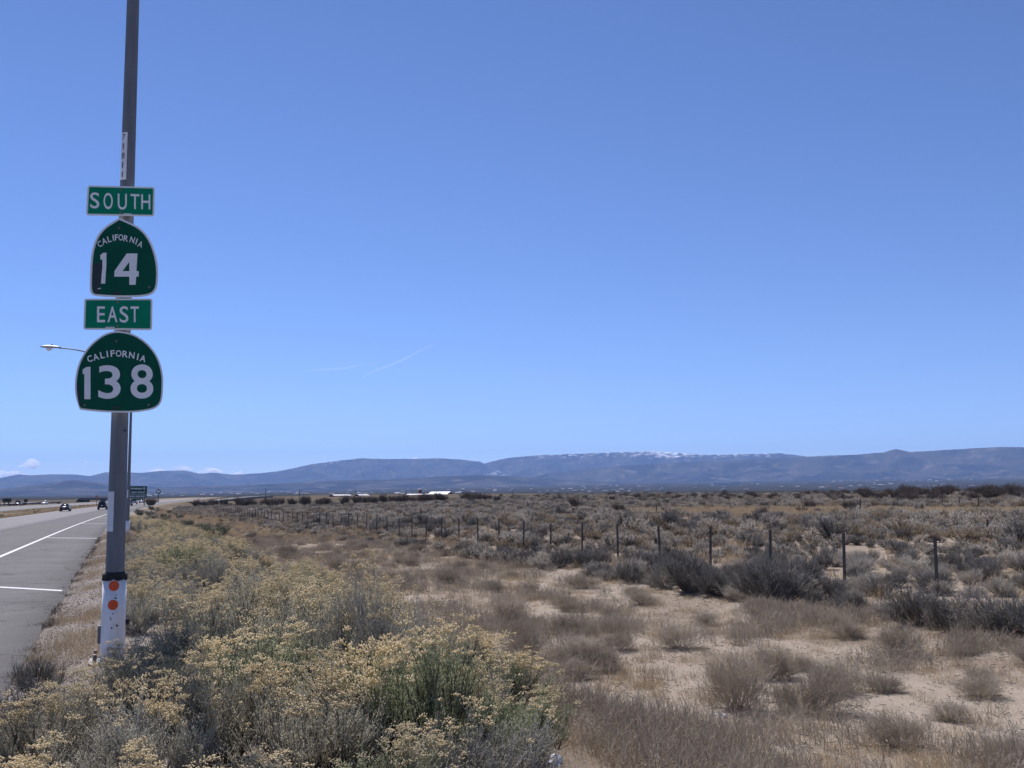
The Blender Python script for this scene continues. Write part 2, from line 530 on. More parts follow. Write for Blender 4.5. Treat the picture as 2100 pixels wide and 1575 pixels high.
# exit ramp climbing away to the right of the freeway
def ramp_strip(name, pts, w, mat):
    V = []; P = [np.array(p, float) for p in pts]
    path = []
    for a, b in zip(P[:-1], P[1:]):
        for t in np.linspace(0, 1, 10, endpoint=False): path.append(a * (1 - t) + b * t)
    path.append(P[-1])
    for i, p in enumerate(path):
        for q in (-w / 2, w / 2):
            u, s = p[0] + q, p[1]
            X, Y = s * DX + u * NX, s * DY + u * NY
            uu, _ = us(X, Y)
            V.append((X, Y, float(ground_xy(*(lambda c: (c[0], c[1]))((p[1] * DX + p[0] * NX, p[1] * DY + p[0] * NY)))) + p[2]))
    n = len(path)
    top = len(V)
    V += [(x, y, z - 1.5) for x, y, z in V]
    fs = []
    for i in range(n - 1):
        a, b, c, d = 2 * i, 2 * i + 1, 2 * i + 3, 2 * i + 2
        fs += [(a, b, c, d), (a, d, top + d, top + a), (b, top + b, top + c, c)]
    return mobj(name, mesh_data(name, np.array(V), fs, mat))
tag(ramp_strip("exit_ramp_road", [(27, 455, 0.05), (34, 488, 0.35), (44, 523, 0.9), (62, 610, 1.4), (82, 700, 1.9), (110, 800, 2.2)], 5.5, M_conc), kind="structure")
tag(ramp_strip("frontage_ramp_road", [(-58, 400, 0.4), (-52, 470, 0.6), (-40, 560, 0.9), (-34, 640, 0.6)], 7.0, M_conc), kind="structure")

# ---- mountains
SKY_A = [(-900, 985), (-500, 975), (-200, 978), (0, 980), (40, 972), (62, 974), (110, 972), (150, 972), (185, 976), (215, 968), (262, 968), (290, 969), (330, 965), (380, 964), (410, 971), (440, 969), (480, 973),
         (530, 970), (570, 966), (600, 960), (640, 951), (700, 943), (740, 939), (800, 940.5), (850, 940), (900, 939), (940, 941), (985, 946), (993, 950), (1010, 945), (1050, 937), (1100, 933),
         (1170, 930), (1250, 927), (1300, 926), (1350, 925), (1400, 928), (1450, 932), (1500, 931), (1550, 930), (1600, 928), (1650, 935), (1720, 942), (1900, 950), (2200, 955), (3000, 960)]
SKY_B = [(-900, 1030), (900, 1000), (1050, 985), (1120, 972), (1200, 962), (1300, 953), (1400, 948.5), (1500, 944), (1600, 939), (1650, 936.5), (1700, 934), (1760, 932), (1796, 928.5), (1810, 928), (1837, 920.5), (1870, 926.5), (1950, 922), (2000, 919), (2050, 916), (2100, 917), (2300, 912), (2600, 915), (3000, 920)]
SKY_C = [(-900, 1004), (-300, 1000), (0, 1003), (60, 996), (150, 984), (230, 992), (330, 999), (480, 996), (600, 990), (700, 985), (800, 983), (900, 977), (980, 974), (1060, 977), (1150, 984), (1300, 990), (1700, 985), (2100, 976), (3000, 975)]
def az_tan(pts):
    A = []; T = []
    for px, py in pts:
        d = ray(px, py); A.append(math.atan2(d.x, d.y)); T.append(d.z / math.hypot(d.x, d.y))
    return np.array(A), np.array(T)
AZ = np.linspace(math.radians(-42), math.radians(42), 1500)
RR = np.linspace(9000, 26000, 130)
A2, R2 = np.meshgrid(AZ, RR)
Hm = np.full(A2.shape, -200.0)
for (pts, Rc, foot, back, seed, jag) in ((SKY_A, 22000, 6500, 4000, 101, 0.95), (SKY_B, 16500, 4500, 3500, 202, 0.95), (SKY_C, 13200, 3400, 2500, 303, 0.7)):
    a_, t_ = az_tan(pts)
    crest = EYE + np.interp(A2, a_, t_) * Rc
    crest = crest * (1 + 0.016 * (fbm(A2 * 150, A2 * 0 + seed, seed, 4) - 0.5))
    t = np.clip((R2 - (Rc - foot)) / foot, 0, 1); b = np.clip((Rc + back - R2) / back, 0, 1)
    X2 = R2 * np.sin(A2); Y2 = R2 * np.cos(A2)
    wx = X2 + 900 * (fbm(X2 / 2500, Y2 / 2500, seed + 5) - 0.5)
    rid = np.abs(fbm(wx / 1100, Y2 / 3200, seed + 9, 5) - 0.5) * 2
    rid2 = np.abs(fbm(wx / 380, Y2 / 900, seed + 19, 4) - 0.5) * 2
    ero = np.clip(rid * 1.5 + rid2 * 0.6, 0, 1.3)
    k = np.sin(np.pi * np.clip(t, 0, 1)) ** 0.6
    hgt = crest * (t ** 1.25) * (1 - jag * ero * k * 0.75) - 60 * (1 - t)
    hgt = np.where(R2 > Rc, crest * b ** 0.9, hgt)
    Hm = np.maximum(Hm, hgt)
mv = np.stack([R2 * np.sin(A2), R2 * np.cos(A2), Hm], -1)
rid_id = np.arange(A2.size).reshape(A2.shape)
mq = np.stack([rid_id[:-1, :-1], rid_id[:-1, 1:], rid_id[1:, 1:], rid_id[1:, :-1]], -1).reshape(-1, 4)
def mountain_material():
    m, nt, bs = new_mat("mountain_chaparral"); L = nt.links.new
    geo = N(nt, "ShaderNodeNewGeometry")
    def nz(scale, detail=6, lo=0.35, hi=0.65):
        n = N(nt, "ShaderNodeTexNoise"); n.inputs["Scale"].default_value = scale; n.inputs["Detail"].default_value = detail
        L(geo.outputs["Position"], n.inputs["Vector"])
        r = N(nt, "ShaderNodeMapRange"); r.inputs[1].default_value = lo; r.inputs[2].default_value = hi
        L(n.outputs["Fac"], r.inputs[0]); return r.outputs[0]
    col = mixc(nt, nz(0.0016, 7, 0.42, 0.58), (0.052, 0.047, 0.034), (0.013, 0.014, 0.012))
    col = mixc(nt, nz(0.0045, 7, 0.57, 0.68), col, (0.115, 0.098, 0.072))
    at = N(nt, "ShaderNodeAttribute"); at.attribute_name = "snow"
    mm = N(nt, "ShaderNodeMath", operation='MULTIPLY_ADD'); L(nz(0.009, 8, 0.25, 0.75), mm.inputs[0]); mm.inputs[1].default_value = 1.0
    sb = N(nt, "ShaderNodeMath", operation='SUBTRACT'); L(at.outputs["Fac"], sb.inputs[0]); sb.inputs[1].default_value = 1.0; L(sb.outputs[0], mm.inputs[2])
    mr = N(nt, "ShaderNodeMapRange"); mr.inputs[1].default_value = 0.05; mr.inputs[2].default_value = 0.60; L(mm.outputs[0], mr.inputs[0])
    col = mixc(nt, mr.outputs[0], col, (0.82, 0.84, 0.88))
    L(col, bs.inputs["Base Color"]); bs.inputs["Roughness"].default_value = 1.0; bs.inputs["Specular IOR Level"].default_value = 0.0
    return m
mme = mesh_data("mountains", mv.reshape(-1, 3), mq, mountain_material(), True)
px_az = 1050 + F * np.tan(A2)
sn = smooth(520, 800, Hm) * (R2 > 17500) * (0.36 + 0.44 * np.exp(-((px_az - 1375) / 80) ** 2) + 0.28 * np.exp(-((px_az - 1560) / 90) ** 2) + 0.16 * np.exp(-((px_az - 1150) / 120) ** 2))
sn = np.maximum(sn, (R2 > 17500) * smooth(480, 620, Hm) * 0.46 * np.exp(-((px_az - 680) / 55) ** 2))
sn = np.maximum(sn, (R2 > 17500) * smooth(300, 360, Hm) * (1 - smooth(420, 520, Hm)) * 0.5 * np.exp(-((px_az - 1010) / 60) ** 2))
a = mme.attributes.new("snow", 'FLOAT', 'POINT'); a.data.foreach_set("value", sn.ravel().astype(np.float32))
tag(mobj("mountains", mme), kind="structure")

# ---- haze: one closed box round the whole place
hz = MB().box((0, 0, 460), (58400, 58400, 1500))
mh = bpy.data.materials.new("haze_air"); mh.use_nodes = True
nt = mh.node_tree
for n in list(nt.nodes):
    if n.type != 'OUTPUT_MATERIAL': nt.nodes.remove(n)
pv = nt.nodes.new("ShaderNodeVolumePrincipled")
pv.inputs["Color"].default_value = (0.36, 0.56, 1.0, 1)
pv.inputs["Density"].default_value = 3.6e-5
pv.inputs["Anisotropy"].default_value = 0.0
nt.links.new(pv.outputs[0], nt.nodes["Material Output"].inputs["Volume"])
tag(hz.build("haze", mh), "thin blue daylight haze filling the valley air", "haze", kind="stuff")

# ---- clouds beyond the mountains, and two contrails
def volume_mat(name, dens, nscale):
    m = bpy.data.materials.new(name); m.use_nodes = True; nt = m.node_tree
    for n in list(nt.nodes):
        if n.type != 'OUTPUT_MATERIAL': nt.nodes.remove(n)
    v = nt.nodes.new("ShaderNodeVolumePrincipled"); v.inputs["Color"].default_value = (1, 1, 1, 1); v.inputs["Anisotropy"].default_value = 0.55
    if nscale:
        tc = nt.nodes.new("ShaderNodeTexCoord"); nz = nt.nodes.new("ShaderNodeTexNoise"); nz.inputs["Scale"].default_value = nscale; nz.inputs["Detail"].default_value = 5
        nt.links.new(tc.outputs["Object"], nz.inputs["Vector"])
        mr = nt.nodes.new("ShaderNodeMapRange"); mr.inputs[1].default_value = 0.42; mr.inputs[2].default_value = 0.62; mr.inputs[4].default_value = dens
        nt.links.new(nz.outputs["Fac"], mr.inputs[0]); nt.links.new(mr.outputs[0], v.inputs["Density"])
    else:
        v.inputs["Density"].default_value = dens
    nt.links.new(v.outputs[0], nt.nodes["Material Output"].inputs["Volume"])
    return m
M_cloud = volume_mat("cloud_vapour", 0.016, 0.0034)
M_trail = volume_mat("contrail_vapour", 0.0010, 0)
import bmesh
def lumps_mesh(name, balls, vox, mat):
    bm = bmesh.new()
    for (x, y, z, r, fl) in balls:
        bmesh.ops.create_icosphere(bm, subdivisions=3, radius=r, matrix=Matrix.Translation((x, y, z)) @ Matrix.Diagonal((1, 1, fl, 1)))
    for v in bm.verts:
        k = 1.0
        v.co += Vector((float(vnoise(v.co.x / 260, v.co.z / 260, 5)) - 0.5, 0, float(vnoise(v.co.x / 200, v.co.y / 200, 6)) - 0.5)) * vox * 2.2
    me = bpy.data.meshes.new(name); bm.to_mesh(me); bm.free()
    tmp = bpy.data.objects.new("tmp_lumps", me); COL.objects.link(tmp)
    md = tmp.modifiers.new("r", 'REMESH'); md.mode = 'VOXEL'; md.voxel_size = vox
    dg = bpy.context.evaluated_depsgraph_get(); dg.update()
    out = bpy.data.meshes.new_from_object(tmp.evaluated_get(dg)); out.name = name
    bpy.data.objects.remove(tmp); bpy.data.meshes.remove(me)
    out.materials.clear(); out.materials.append(mat)
    return out
def cloud(px0, px1, py_base, py_top, Y, seed, label):
    rg = random.Random(seed)
    c = at_depth((px0 + px1) / 2, py_base, Y)
    m_px = Y / F
    w = (px1 - px0) * m_px; h = (py_base - py_top) * m_px
    balls = []
    n = max(5, int(w / max(h, 1) * 5))
    for i in range(n):
        t = (i + 0.5) / n - 0.5 + rg.uniform(-0.04, 0.04)
        env = max(0.25, (1 - (2 * t) ** 2)) * rg.uniform(0.55, 1.0)
        r = h * 0.5 * env
        balls.append((t * w, rg.uniform(-0.3, 0.3) * w, r * 0.55 + rg.uniform(0, 0.25) * h * env, r, 0.85))
    o = mobj("cloud", lumps_mesh("cloud", balls, max(h / 16, 25), M_cloud))
    o.location = c
    return tag(o, label, "cloud", "low clouds over the far ridge", "stuff")
cloud(34, 82, 959, 931, 32000, 1, "small puffy cumulus above the far ridge beside the freeway")
cloud(-70, 78, 980, 957, 32000, 2, "flat bank of pale cloud resting on the ridge beyond the freeway")
cloud(168, 184, 953, 942, 32000, 3, "tiny lone cloud tuft just before the signpost")
cloud(284, 350, 975, 954, 32000, 4, "white cloud puff behind the ridge just past the signpost")
cloud(352, 400, 966, 948, 32000, 7, "thin wisp of cloud standing a little higher over the ridge")
cloud(396, 462, 974, 952, 32000, 8, "brightest cloud puff behind the ridge past the guide sign")
cloud(464, 506, 978, 961, 32000, 5, "small cloud puff in the dip of the ridge")
cloud(526, 584, 976, 963, 32000, 9, "low white strip of cloud at the foot of the rising mountain")
cloud(828, 870, 947, 934, 32000, 6, "sliver of cloud peeping over the broad middle mountain")
def contrail(p0, p1, r, label):
    a = at_depth(*p0, 45000); b = at_depth(*p1, 45000)
    pts = [a.lerp(b, t) + Vector((0, 0, 40 * math.sin(t * 9))) for t in np.linspace(0, 1, 14)]
    rad = [r * (0.35 + 0.65 * math.sin(math.pi * min(0.95, t + 0.05))) for t in np.linspace(0, 1, 14)]
    return tag(MB().tube(pts, rad, 8).build("contrail", M_trail), label, "contrail", kind="stuff")
contrail((738, 776), (894, 706), 62, "short bright contrail slanting up in the clear sky")
contrail((620, 764), (780, 744), 55, "faint flatter contrail just left of the bright one")

# ================================================================== OBJECTS
def streaked(name, c1, c2, c3, rough, metal):
    m, nt, bs = new_mat(name)
    tc = N(nt, "ShaderNodeTexCoord"); mp = N(nt, "ShaderNodeMapping"); mp.inputs["Scale"].default_value = (16, 16, 2.2)
    nt.links.new(tc.outputs["Object"], mp.inputs["Vector"])
    nz = N(nt, "ShaderNodeTexNoise"); nz.inputs["Scale"].default_value = 1.0; nz.inputs["Detail"].default_value = 7; nt.links.new(mp.outputs[0], nz.inputs["Vector"])
    mr = N(nt, "ShaderNodeMapRange"); mr.inputs[1].default_value = 0.40; mr.inputs[2].default_value = 0.62; nt.links.new(nz.outputs["Fac"], mr.inputs[0])
    col = mixc(nt, mr.outputs[0], c1, c2)
    col = mixc(nt, noise_fac(nt, 14, 7, 'Object', 0.7, 0.58, 0.72), col, c3)
    nt.links.new(col, bs.inputs["Base Color"]); bs.inputs["Roughness"].default_value = rough; bs.inputs["Metallic"].default_value = metal
    bump(nt, bs, mr.outputs[0], 0.15, 0.003)
    return m
M_galv = streaked("galvanised_steel", (0.185, 0.195, 0.205), (0.150, 0.158, 0.168), (0.215, 0.215, 0.21), 0.62, 0.25)
M_galv2 = plain("weathered_steel_lamp", (0.26, 0.26, 0.26), (0.17, 0.17, 0.17), 0.6, 0.3, 6)
M_white = streaked("white_sleeve_paint", (0.88, 0.88, 0.87), (0.78, 0.775, 0.75), (0.58, 0.54, 0.47), 0.6, 0.0)
M_black = plain("black_rubber", (0.018, 0.018, 0.018), (0.035, 0.033, 0.03), 0.9, 0, 30, bmp=0.6)
M_signwhite = plain("sign_white_sheeting", (0.88, 0.88, 0.87), (0.80, 0.80, 0.79), 0.6, 0, 7)
M_signgreen = plain("sign_bright_green", (0.004, 0.235, 0.125), (0.004, 0.20, 0.105), 0.6, 0, 5)
M_signdark = plain("sign_dark_green", (0.003, 0.092, 0.054), (0.003, 0.074, 0.045), 0.6, 0, 5)
for _m in (M_signwhite, M_signgreen, M_signdark): _m.node_tree.nodes["Principled BSDF"].inputs["Specular IOR Level"].default_value = 0.15
M_scrape = plain("sign_scrape", (0.012, 0.022, 0.03), (0.02, 0.035, 0.045), 0.6, 0, 40)
M_orange = plain("orange_reflector", (0.72, 0.085, 0.006), (0.60, 0.06, 0.004), 0.3, 0, 60)
M_grey = plain("grey_reflective_strip", (0.74, 0.76, 0.76), (0.66, 0.68, 0.69), 0.5, 0, 20)
M_bolt = plain("bolt_metal", (0.25, 0.22, 0.20), (0.15, 0.10, 0.08), 0.6, 0.6, 30)
M_alum = plain("bare_aluminium", (0.45, 0.46, 0.47), (0.36, 0.37, 0.38), 0.5, 0.7, 6)
M_ink = plain("black_ink", (0.015, 0.015, 0.018), (0.03, 0.03, 0.03), 0.6)

def text_mesh(txt, bold=0.0):
    """glyph outline as flat triangles, fitted to the box 0..1 x 0..1"""
    cu = bpy.data.curves.new("tmp_text", 'FONT'); cu.body = txt; cu.offset = bold; cu.resolution_u = 6
    ob = bpy.data.objects.new("tmp_text", cu); COL.objects.link(ob)
    dg = bpy.context.evaluated_depsgraph_get(); dg.update()
    me = bpy.data.meshes.new_from_object(ob.evaluated_get(dg))
    v = np.array([vv.co[:] for vv in me.vertices]); f = [tuple(p.vertices) for p in me.polygons]
    bpy.data.objects.remove(ob); bpy.data.curves.remove(cu); bpy.data.meshes.remove(me)
    v = v[:, :2]; lo = v.min(0); hi = v.max(0)
    return (v - lo) / np.maximum(hi - lo, 1e-6), f
GLYPH = {}
def glyph(ch, bold):
    if (ch, bold) not in GLYPH: GLYPH[(ch, bold)] = text_mesh(ch, bold)
    return GLYPH[(ch, bold)]

# ---- roadside light standard that carries the route signs
def light_standard(base, H, r0, r1, arm_len, name, label, armdir=-1):
    t = empty(name, base)
    tag(t, label, "lamp post")
    sh = MB(); zs = np.linspace(0.0, H, 12)
    sh.tube([(0, 0, z) for z in zs], [r0 + (r1 - r0) * z / H for z in zs], 24)
    sh.build("shaft", M_galv, t, True)
    fl = MB().box((0, 0, 0.02), (0.42, 0.42, 0.04), math.radians(21), bev=0.04); fl.build("base_plate", M_galv, t)
    for k in range(4):
        w = math.radians(21 + 45 + 90 * k)
        MB().tube([(0.22 * math.cos(w), 0.22 * math.sin(w), -0.02), (0.22 * math.cos(w), 0.22 * math.sin(w), 0.12)], 0.018, 6).build("anchor_bolt", M_bolt, t)
    ar = MB()
    pts = []; rad = []
    for q in np.linspace(0, 1, 14):
        pts.append((armdir * NX * arm_len * q, armdir * NY * arm_len * q, H - 1.35 + 1.45 * (1 - (1 - q) ** 2.2)))
        rad.append(0.055 - 0.025 * q)
    ar.tube(pts, rad, 10); ar.build("lamp_arm", M_galv2, t, True)
    lm = empty_child("luminaire", t, pts[-1], math.atan2(armdir * NY, armdir * NX))
    hd = MB()
    secs = [(-0.12, 0.05, 0.05), (0.05, 0.10, 0.08), (0.30, 0.17, 0.11), (0.60, 0.18, 0.11), (0.82, 0.12, 0.08), (0.92, 0.03, 0.03)]
    n = 12
    vs = []; fs = []
    for x, hw, hh in secs:
        for k in range(n):
            w = 2 * math.pi * k / n
            vs.append((x, hw * math.cos(w), 0.02 + hh * math.sin(w) * (1.0 if math.sin(w) > 0 else 0.35)))
    for i in range(len(secs) - 1):
        for k in range(n): fs.append((i * n + k, i * n + (k + 1) % n, (i + 1) * n + (k + 1) % n, (i + 1) * n + k))
    fs += [tuple(range(n - 1, -1, -1)), tuple(range((len(secs) - 1) * n, len(secs) * n))]
    hd.add(vs, fs); hd.build("lamp_housing", M_alum, lm, True)
    MB().lathe([(0.03, -0.17), (0.10, -0.14), (0.15, -0.07), (0.16, -0.01)], (0.48, 0, 0)).build("lens", M_signwhite, lm, True)
    MB().lathe([(0.035, 0.12), (0.035, 0.19), (0.02, 0.20)], (0.35, 0, 0), 8).build("photocell", M_black, lm)
    return t

def empty_child(name, parent, loc, rz=0.0):
    o = bpy.data.objects.new(name, None); o.location = loc; o.rotation_euler = (0, 0, rz); o.empty_display_size = 0.1
    return link(o, parent)

SIGN_Y = 10.0
pa = at_depth(236.5, 1150, SIGN_Y)
POLE = Vector((pa.x, pa.y, float(ground_xy(pa.x, pa.y))))
R0 = 0.093
pole = light_standard(POLE - Vector((0, 0, 0.02)), 10.2, R0, 0.046, 4.6, "light_standard", "tall galvanised light pole carrying the green route signs, white sleeve at its foot")
NRM = Vector((-DX, -DY, 0)); RGT = Vector((NX, NY, 0)); UPV = Vector((0, 0, 1))
def pole_r(z): return R0 + (0.046 - R0) * z / 10.2

def hit(px, py, off):
    """picture point carried to the vertical plane standing off in front of the pole -> (a, b)"""
    d = ray(px, py); o = Vector((0, 0, EYE)); c = POLE + NRM * off
    t = (c - o).dot(NRM) / d.dot(NRM)
    p = o + d * t
    return (p - c).dot(RGT), p.z - POLE.z
def plane(off):
    return lambda a, b, c=0.0: POLE + RGT * a + UPV * b + NRM * (off + c)
C1 = lambda x, y: (60 + x / 4.922, 240 + y / 4.922)
C2 = lambda x, y: (60 + x / 4.922, 560 + y / 4.922)

def inset(poly, d):
    n = len(poly); area = sum(poly[i][0] * poly[(i + 1) % n][1] - poly[(i + 1) % n][0] * poly[i][1] for i in range(n))
    sg = 1 if area > 0 else -1
    out = []
    for i in range(n):
        p0, p1, p2 = Vector(poly[i - 1]), Vector(poly[i]), Vector(poly[(i + 1) % n])
        e1 = (p1 - p0).normalized(); e2 = (p2 - p1).normalized()
        n1 = Vector((-e1.y, e1.x)) * sg; n2 = Vector((-e2.y, e2.x)) * sg
        b = (n1 + n2); b.normalize()
        k = max(0.35, b.dot(n1))
        out.append(tuple(p1 + b * d / k))
    return out
def rounded(c, r):
    """four corners -> polygon with rounded corners"""
    out = []
    for i in range(4):
        p0, p1, p2 = Vector(c[i - 1]), Vector(c[i]), Vector(c[(i + 1) % 4])
        a = p1 + (p0 - p1).normalized() * r; b = p1 + (p2 - p1).normalized() * r
        for t in np.linspace(0, 1, 6):
            out.append(tuple((a * (1 - t) + p1 * t) * (1 - t) + (p1 * (1 - t) + b * t) * t))
    return out
def smooth_poly(pts, sharp=()):
    out = []; n = len(pts)
    for i in range(n):
        p0, p1, p2, p3 = [Vector(pts[(i + k) % n]) for k in (-1, 0, 1, 2)]
        if i in sharp: p0 = p1
        if (i + 1) % n in sharp: p3 = p2
        for t in (0, 0.34, 0.67):
            out.append(tuple(0.5 * ((2 * p1) + (p2 - p0) * t + (2 * p0 - 5 * p1 + 4 * p2 - p3) * t * t + (3 * p1 - p0 - 3 * p2 + p3) * t ** 3)))
    return out

OFF = 0.135
def route_sign(name, label, poly, face_mat, border, off=OFF):
    poly = [hit(x, y, off) for x, y in poly]
    cx = sum(p[0] for p in poly) / len(poly); cz = min(p[1] for p in poly)
    root = empty(name, POLE + RGT * cx + UPV * cz + NRM * off)
    tag(root, label, "road sign", "route signs stacked on the light pole")
    bpy.context.view_layer.update()
    inv = root.matrix_world.inverted()
    def put(part, mb, mat, sm=False):
        mb.v = [tuple(inv @ Vector(v)) for v in mb.v]
        return mb.build(part, mat, root, sm)
    P = plane(off)
    put("panel", MB().prism(poly, 0.004, P), M_signwhite)
    P1 = plane(off + 0.003)
    inner = inset(poly, border)
    put("green_face", MB().prism(inner, 0.002, P1), face_mat)
    zc = [p[1] for p in poly]
    for f in (0.18, 0.82):
        b = min(zc) + (max(zc) - min(zc)) * f
        rr = pole_r(b)
        bk = MB().prism([(-0.05, b - 0.02), (0.05, b - 0.02), (0.05, b + 0.02), (-0.05, b + 0.02)], off - rr - 0.002, plane(off - 0.005))
        put("bracket", bk, M_alum)
    return root, put, plane(off + 0.005)

def letters(put, items, mat, off, part="lettering", th=0.0015):
    """items: (char, corner pixels lower-left, lower-right, upper-left, bold)"""
    for ch, ll, lr, ul, bold in items:
        g, f = glyph(ch, bold)
        A, B, C_ = Vector(hit(*ll, off)), Vector(hit(*lr, off)), Vector(hit(*ul, off))
        P = plane(off + 0.0045)
        mb = MB()
        vs = []
        for a, b in g:
            q = A + (B - A) * float(a) + (C_ - A) * float(b)
            vs.append(P(q.x, q.y))
        mb.add(vs, f)
        put(part, mb, mat)
def boxes(C, lst, bold, tilt=0.0):
    out = []
    for ch, x0, x1, y0, y1 in lst:
        out.append((ch, C(x0, y1), C(x1, y1 + tilt * (x1 - x0)), C(x0 + 0.0, y0), bold))
    return out
def arc_letters(C, lst, w, h, bold, rots):
    out = []
    for (ch, cx, cy), r in zip(lst, rots):
        ww = w * {'I': 0.24, 'C': 0.92, 'L': 0.76, 'F': 0.78, 'R': 1.0, 'N': 1.0, 'A': 1.06}.get(ch, 1.0)
        c, s = math.cos(math.radians(r)), math.sin(math.radians(r))
        def q(a, b): return C(cx + a * c - b * s, cy - a * s - b * c)
        out.append((ch, q(-ww / 2, -h / 2), q(ww / 2, -h / 2), q(-ww / 2, h / 2), bold))
    return out
def bolts(put, pts, off=OFF, r=0.012):
    for p in pts:
        a, b = hit(*p, off); P = plane(off + 0.004)
        vs = [P(a + r * math.cos(k * math.pi / 4), b + r * math.sin(k * math.pi / 4), c) for c in (0, 0.006) for k in range(8)]
        fs = [tuple(range(8, 16))] + [(k, (k + 1) % 8, 8 + (k + 1) % 8, 8 + k) for k in range(8)]
        put("bolt", MB().add(vs, fs), M_bolt)
def patch(put, part, pts, mat, off, lift=0.0055):
    P = plane(off + lift)
    put(part, MB().prism([hit(*p, off) for p in pts], 0.001, P), mat)

# SOUTH plate
root, put, P = route_sign("direction_sign", "green plate reading SOUTH, top of the stacked route signs", rounded([C1(588, 690), C1(1268, 707), C1(1262, 1003), C1(572, 992)], 6), M_signgreen, 0.017)
letters(put, boxes(C1, [("S", 615, 707, 760, 922), ("O", 750, 843, 765, 930), ("U", 893, 985, 774, 935), ("T", 1022, 1112, 777, 929), ("H", 1130, 1222, 780, 931)], 0.008, 0.03), M_signwhite, OFF)
bolts(put, [C1(930, 738), C1(922, 968)])
patch(put, "decal", [C1(950, 973), C1(1035, 976), C1(1035, 986), C1(950, 983)], M_grey, OFF)
# 14 shield
S14 = [C1(*p) for p in [(907, 1016), (850, 1052), (765, 1108), (700, 1180), (655, 1272), (630, 1372), (618, 1480), (613, 1590), (610, 1690), (614, 1750), (640, 1795), (720, 1811), (900, 1820), (1080, 1818), (1190, 1806),
                                (1255, 1775), (1290, 1715), (1300, 1630), (1300, 1545), (1293, 1470), (1276, 1390), (1240, 1285), (1182, 1185), (1105, 1112), (1010, 1062), (950, 1036)]]
root, put, P = route_sign("route_shield_sign", "dark green spade shield reading CALIFORNIA 14, scraped at one side", smooth_poly(S14, (0,)), M_signdark, 0.020)
letters(put, arc_letters(C1, [("C", 712, 1282), ("A", 757, 1253), ("L", 808, 1233), ("I", 848, 1221), ("F", 882, 1216), ("O", 925, 1216), ("R", 976, 1226), ("N", 1040, 1241), ("I", 1083, 1258), ("A", 1122, 1285)], 46, 62, 0.015,
                              [24, 20, 14, 8, 3, -2, -9, -15, -19, -22]), M_signwhite, OFF)
four = [[(1010, 1378), (1092, 1378), (1074, 1694), (1010, 1694)], [(984, 1378), (1010, 1378), (1010, 1462), (942, 1556), (860, 1556)],
        [(860, 1556), (1010, 1556), (1010, 1612), (858, 1612)], [(1082, 1556), (1106, 1556), (1104, 1612), (1079, 1612)]]
mb4 = MB(); P4 = plane(OFF + 0.0045)
for poly4 in four:
    mb4.add([P4(*hit(*C1(*q), OFF)) for q in poly4], [tuple(range(len(poly4)))])
put("lettering", mb4, M_signwhite)
one = [(716, 1395), (745, 1372), (780, 1370), (778, 1500), (772, 1600), (766, 1682), (724, 1682), (730, 1600), (738, 1520), (738, 1440), (718, 1440)]
patch(put, "lettering", [C1(*p) for p in one], M_signwhite, OFF, 0.0045)
patch(put, "scrape", [C1(*p) for p in [(640, 1490), (700, 1470), (738, 1460), (745, 1500), (742, 1560), (728, 1620), (722, 1690), (715, 1760), (690, 1790), (660, 1785), (640, 1700), (636, 1600)]], M_scrape, OFF, 0.0036)
patch(put, "scrape", [C1(*p) for p in [(690, 1730), (722, 1726), (726, 1733), (694, 1740)]], M_grey, OFF, 0.0062)
bolts(put, [C1(905, 1122), C1(1212, 1718)])
patch(put, "decal", [C1(848, 1764), C1(922, 1764), C1(922, 1790), C1(848, 1790)], M_scrape, OFF)
# EAST plate
root, put, P = route_sign("direction_sign", "green plate reading EAST, between the two route shields", rounded([C2(556, 258), C2(1244, 257), C2(1240, 576), C2(545, 571)], 6), M_signgreen, 0.017)
letters(put, boxes(C2, [("E", 684, 765, 337, 497), ("A", 790, 890, 337, 497), ("S", 912, 1000, 335, 501), ("T", 1022, 1106, 337, 497)], 0.008), M_signwhite, OFF)
bolts(put, [C2(893, 297), C2(890, 532)])
patch(put, "decal", [C2(770, 543), C2(860, 543), C2(860, 555), C2(770, 555)], M_grey, OFF)
# 138 shield
S138 = [C2(*p) for p in [(890, 586), (820, 595), (740, 626), (650, 692), (580, 767), (522, 860), (486, 950), (466, 1050), (460, 1140), (468, 1235), (488, 1318), (512, 1378), (600, 1390), (750, 1403), (890, 1408), (1050, 1406),
                                 (1180, 1390), (1268, 1366), (1322, 1320), (1345, 1250), (1352, 1140), (1350, 1035), (1326, 922), (1286, 827), (1220, 737), (1140, 667), (1050, 617), (960, 593)]]
root, put, P = route_sign("route_shield_sign", "wide dark green shield reading CALIFORNIA 138, lowest of the stacked route signs", smooth_poly(S138, (11,)), M_signdark, 0.017)
letters(put, arc_letters(C2, [("C", 612, 865), ("A", 672, 848), ("L", 738, 828), ("I", 788, 818), ("F", 842, 812), ("O", 902, 812), ("R", 968, 818), ("N", 1035, 830), ("I", 1096, 845), ("A", 1148, 862)], 56, 66, 0.02,
                              [18, 15, 11, 7, 3, 0, -4, -8, -11, -14]), M_signwhite, OFF)
letters(put, boxes(C2, [("3", 697, 922, 930, 1270), ("8", 1022, 1252, 920, 1268)], 0.016), M_signwhite, OFF)
one = [(538, 976), (574, 950), (618, 946), (618, 1273), (556, 1273), (556, 1016), (540, 1022)]
patch(put, "lettering", [C2(*p) for p in one], M_signwhite, OFF, 0.0045)
patch(put, "scrape", [C2(*p) for p in [(478, 1110), (500, 1120), (512, 1230), (524, 1330), (514, 1362), (497, 1300), (482, 1210)]], M_scrape, OFF, 0.0042)
bolts(put, [C2(880, 690), C2(1205, 1330), C2(560, 1335)])
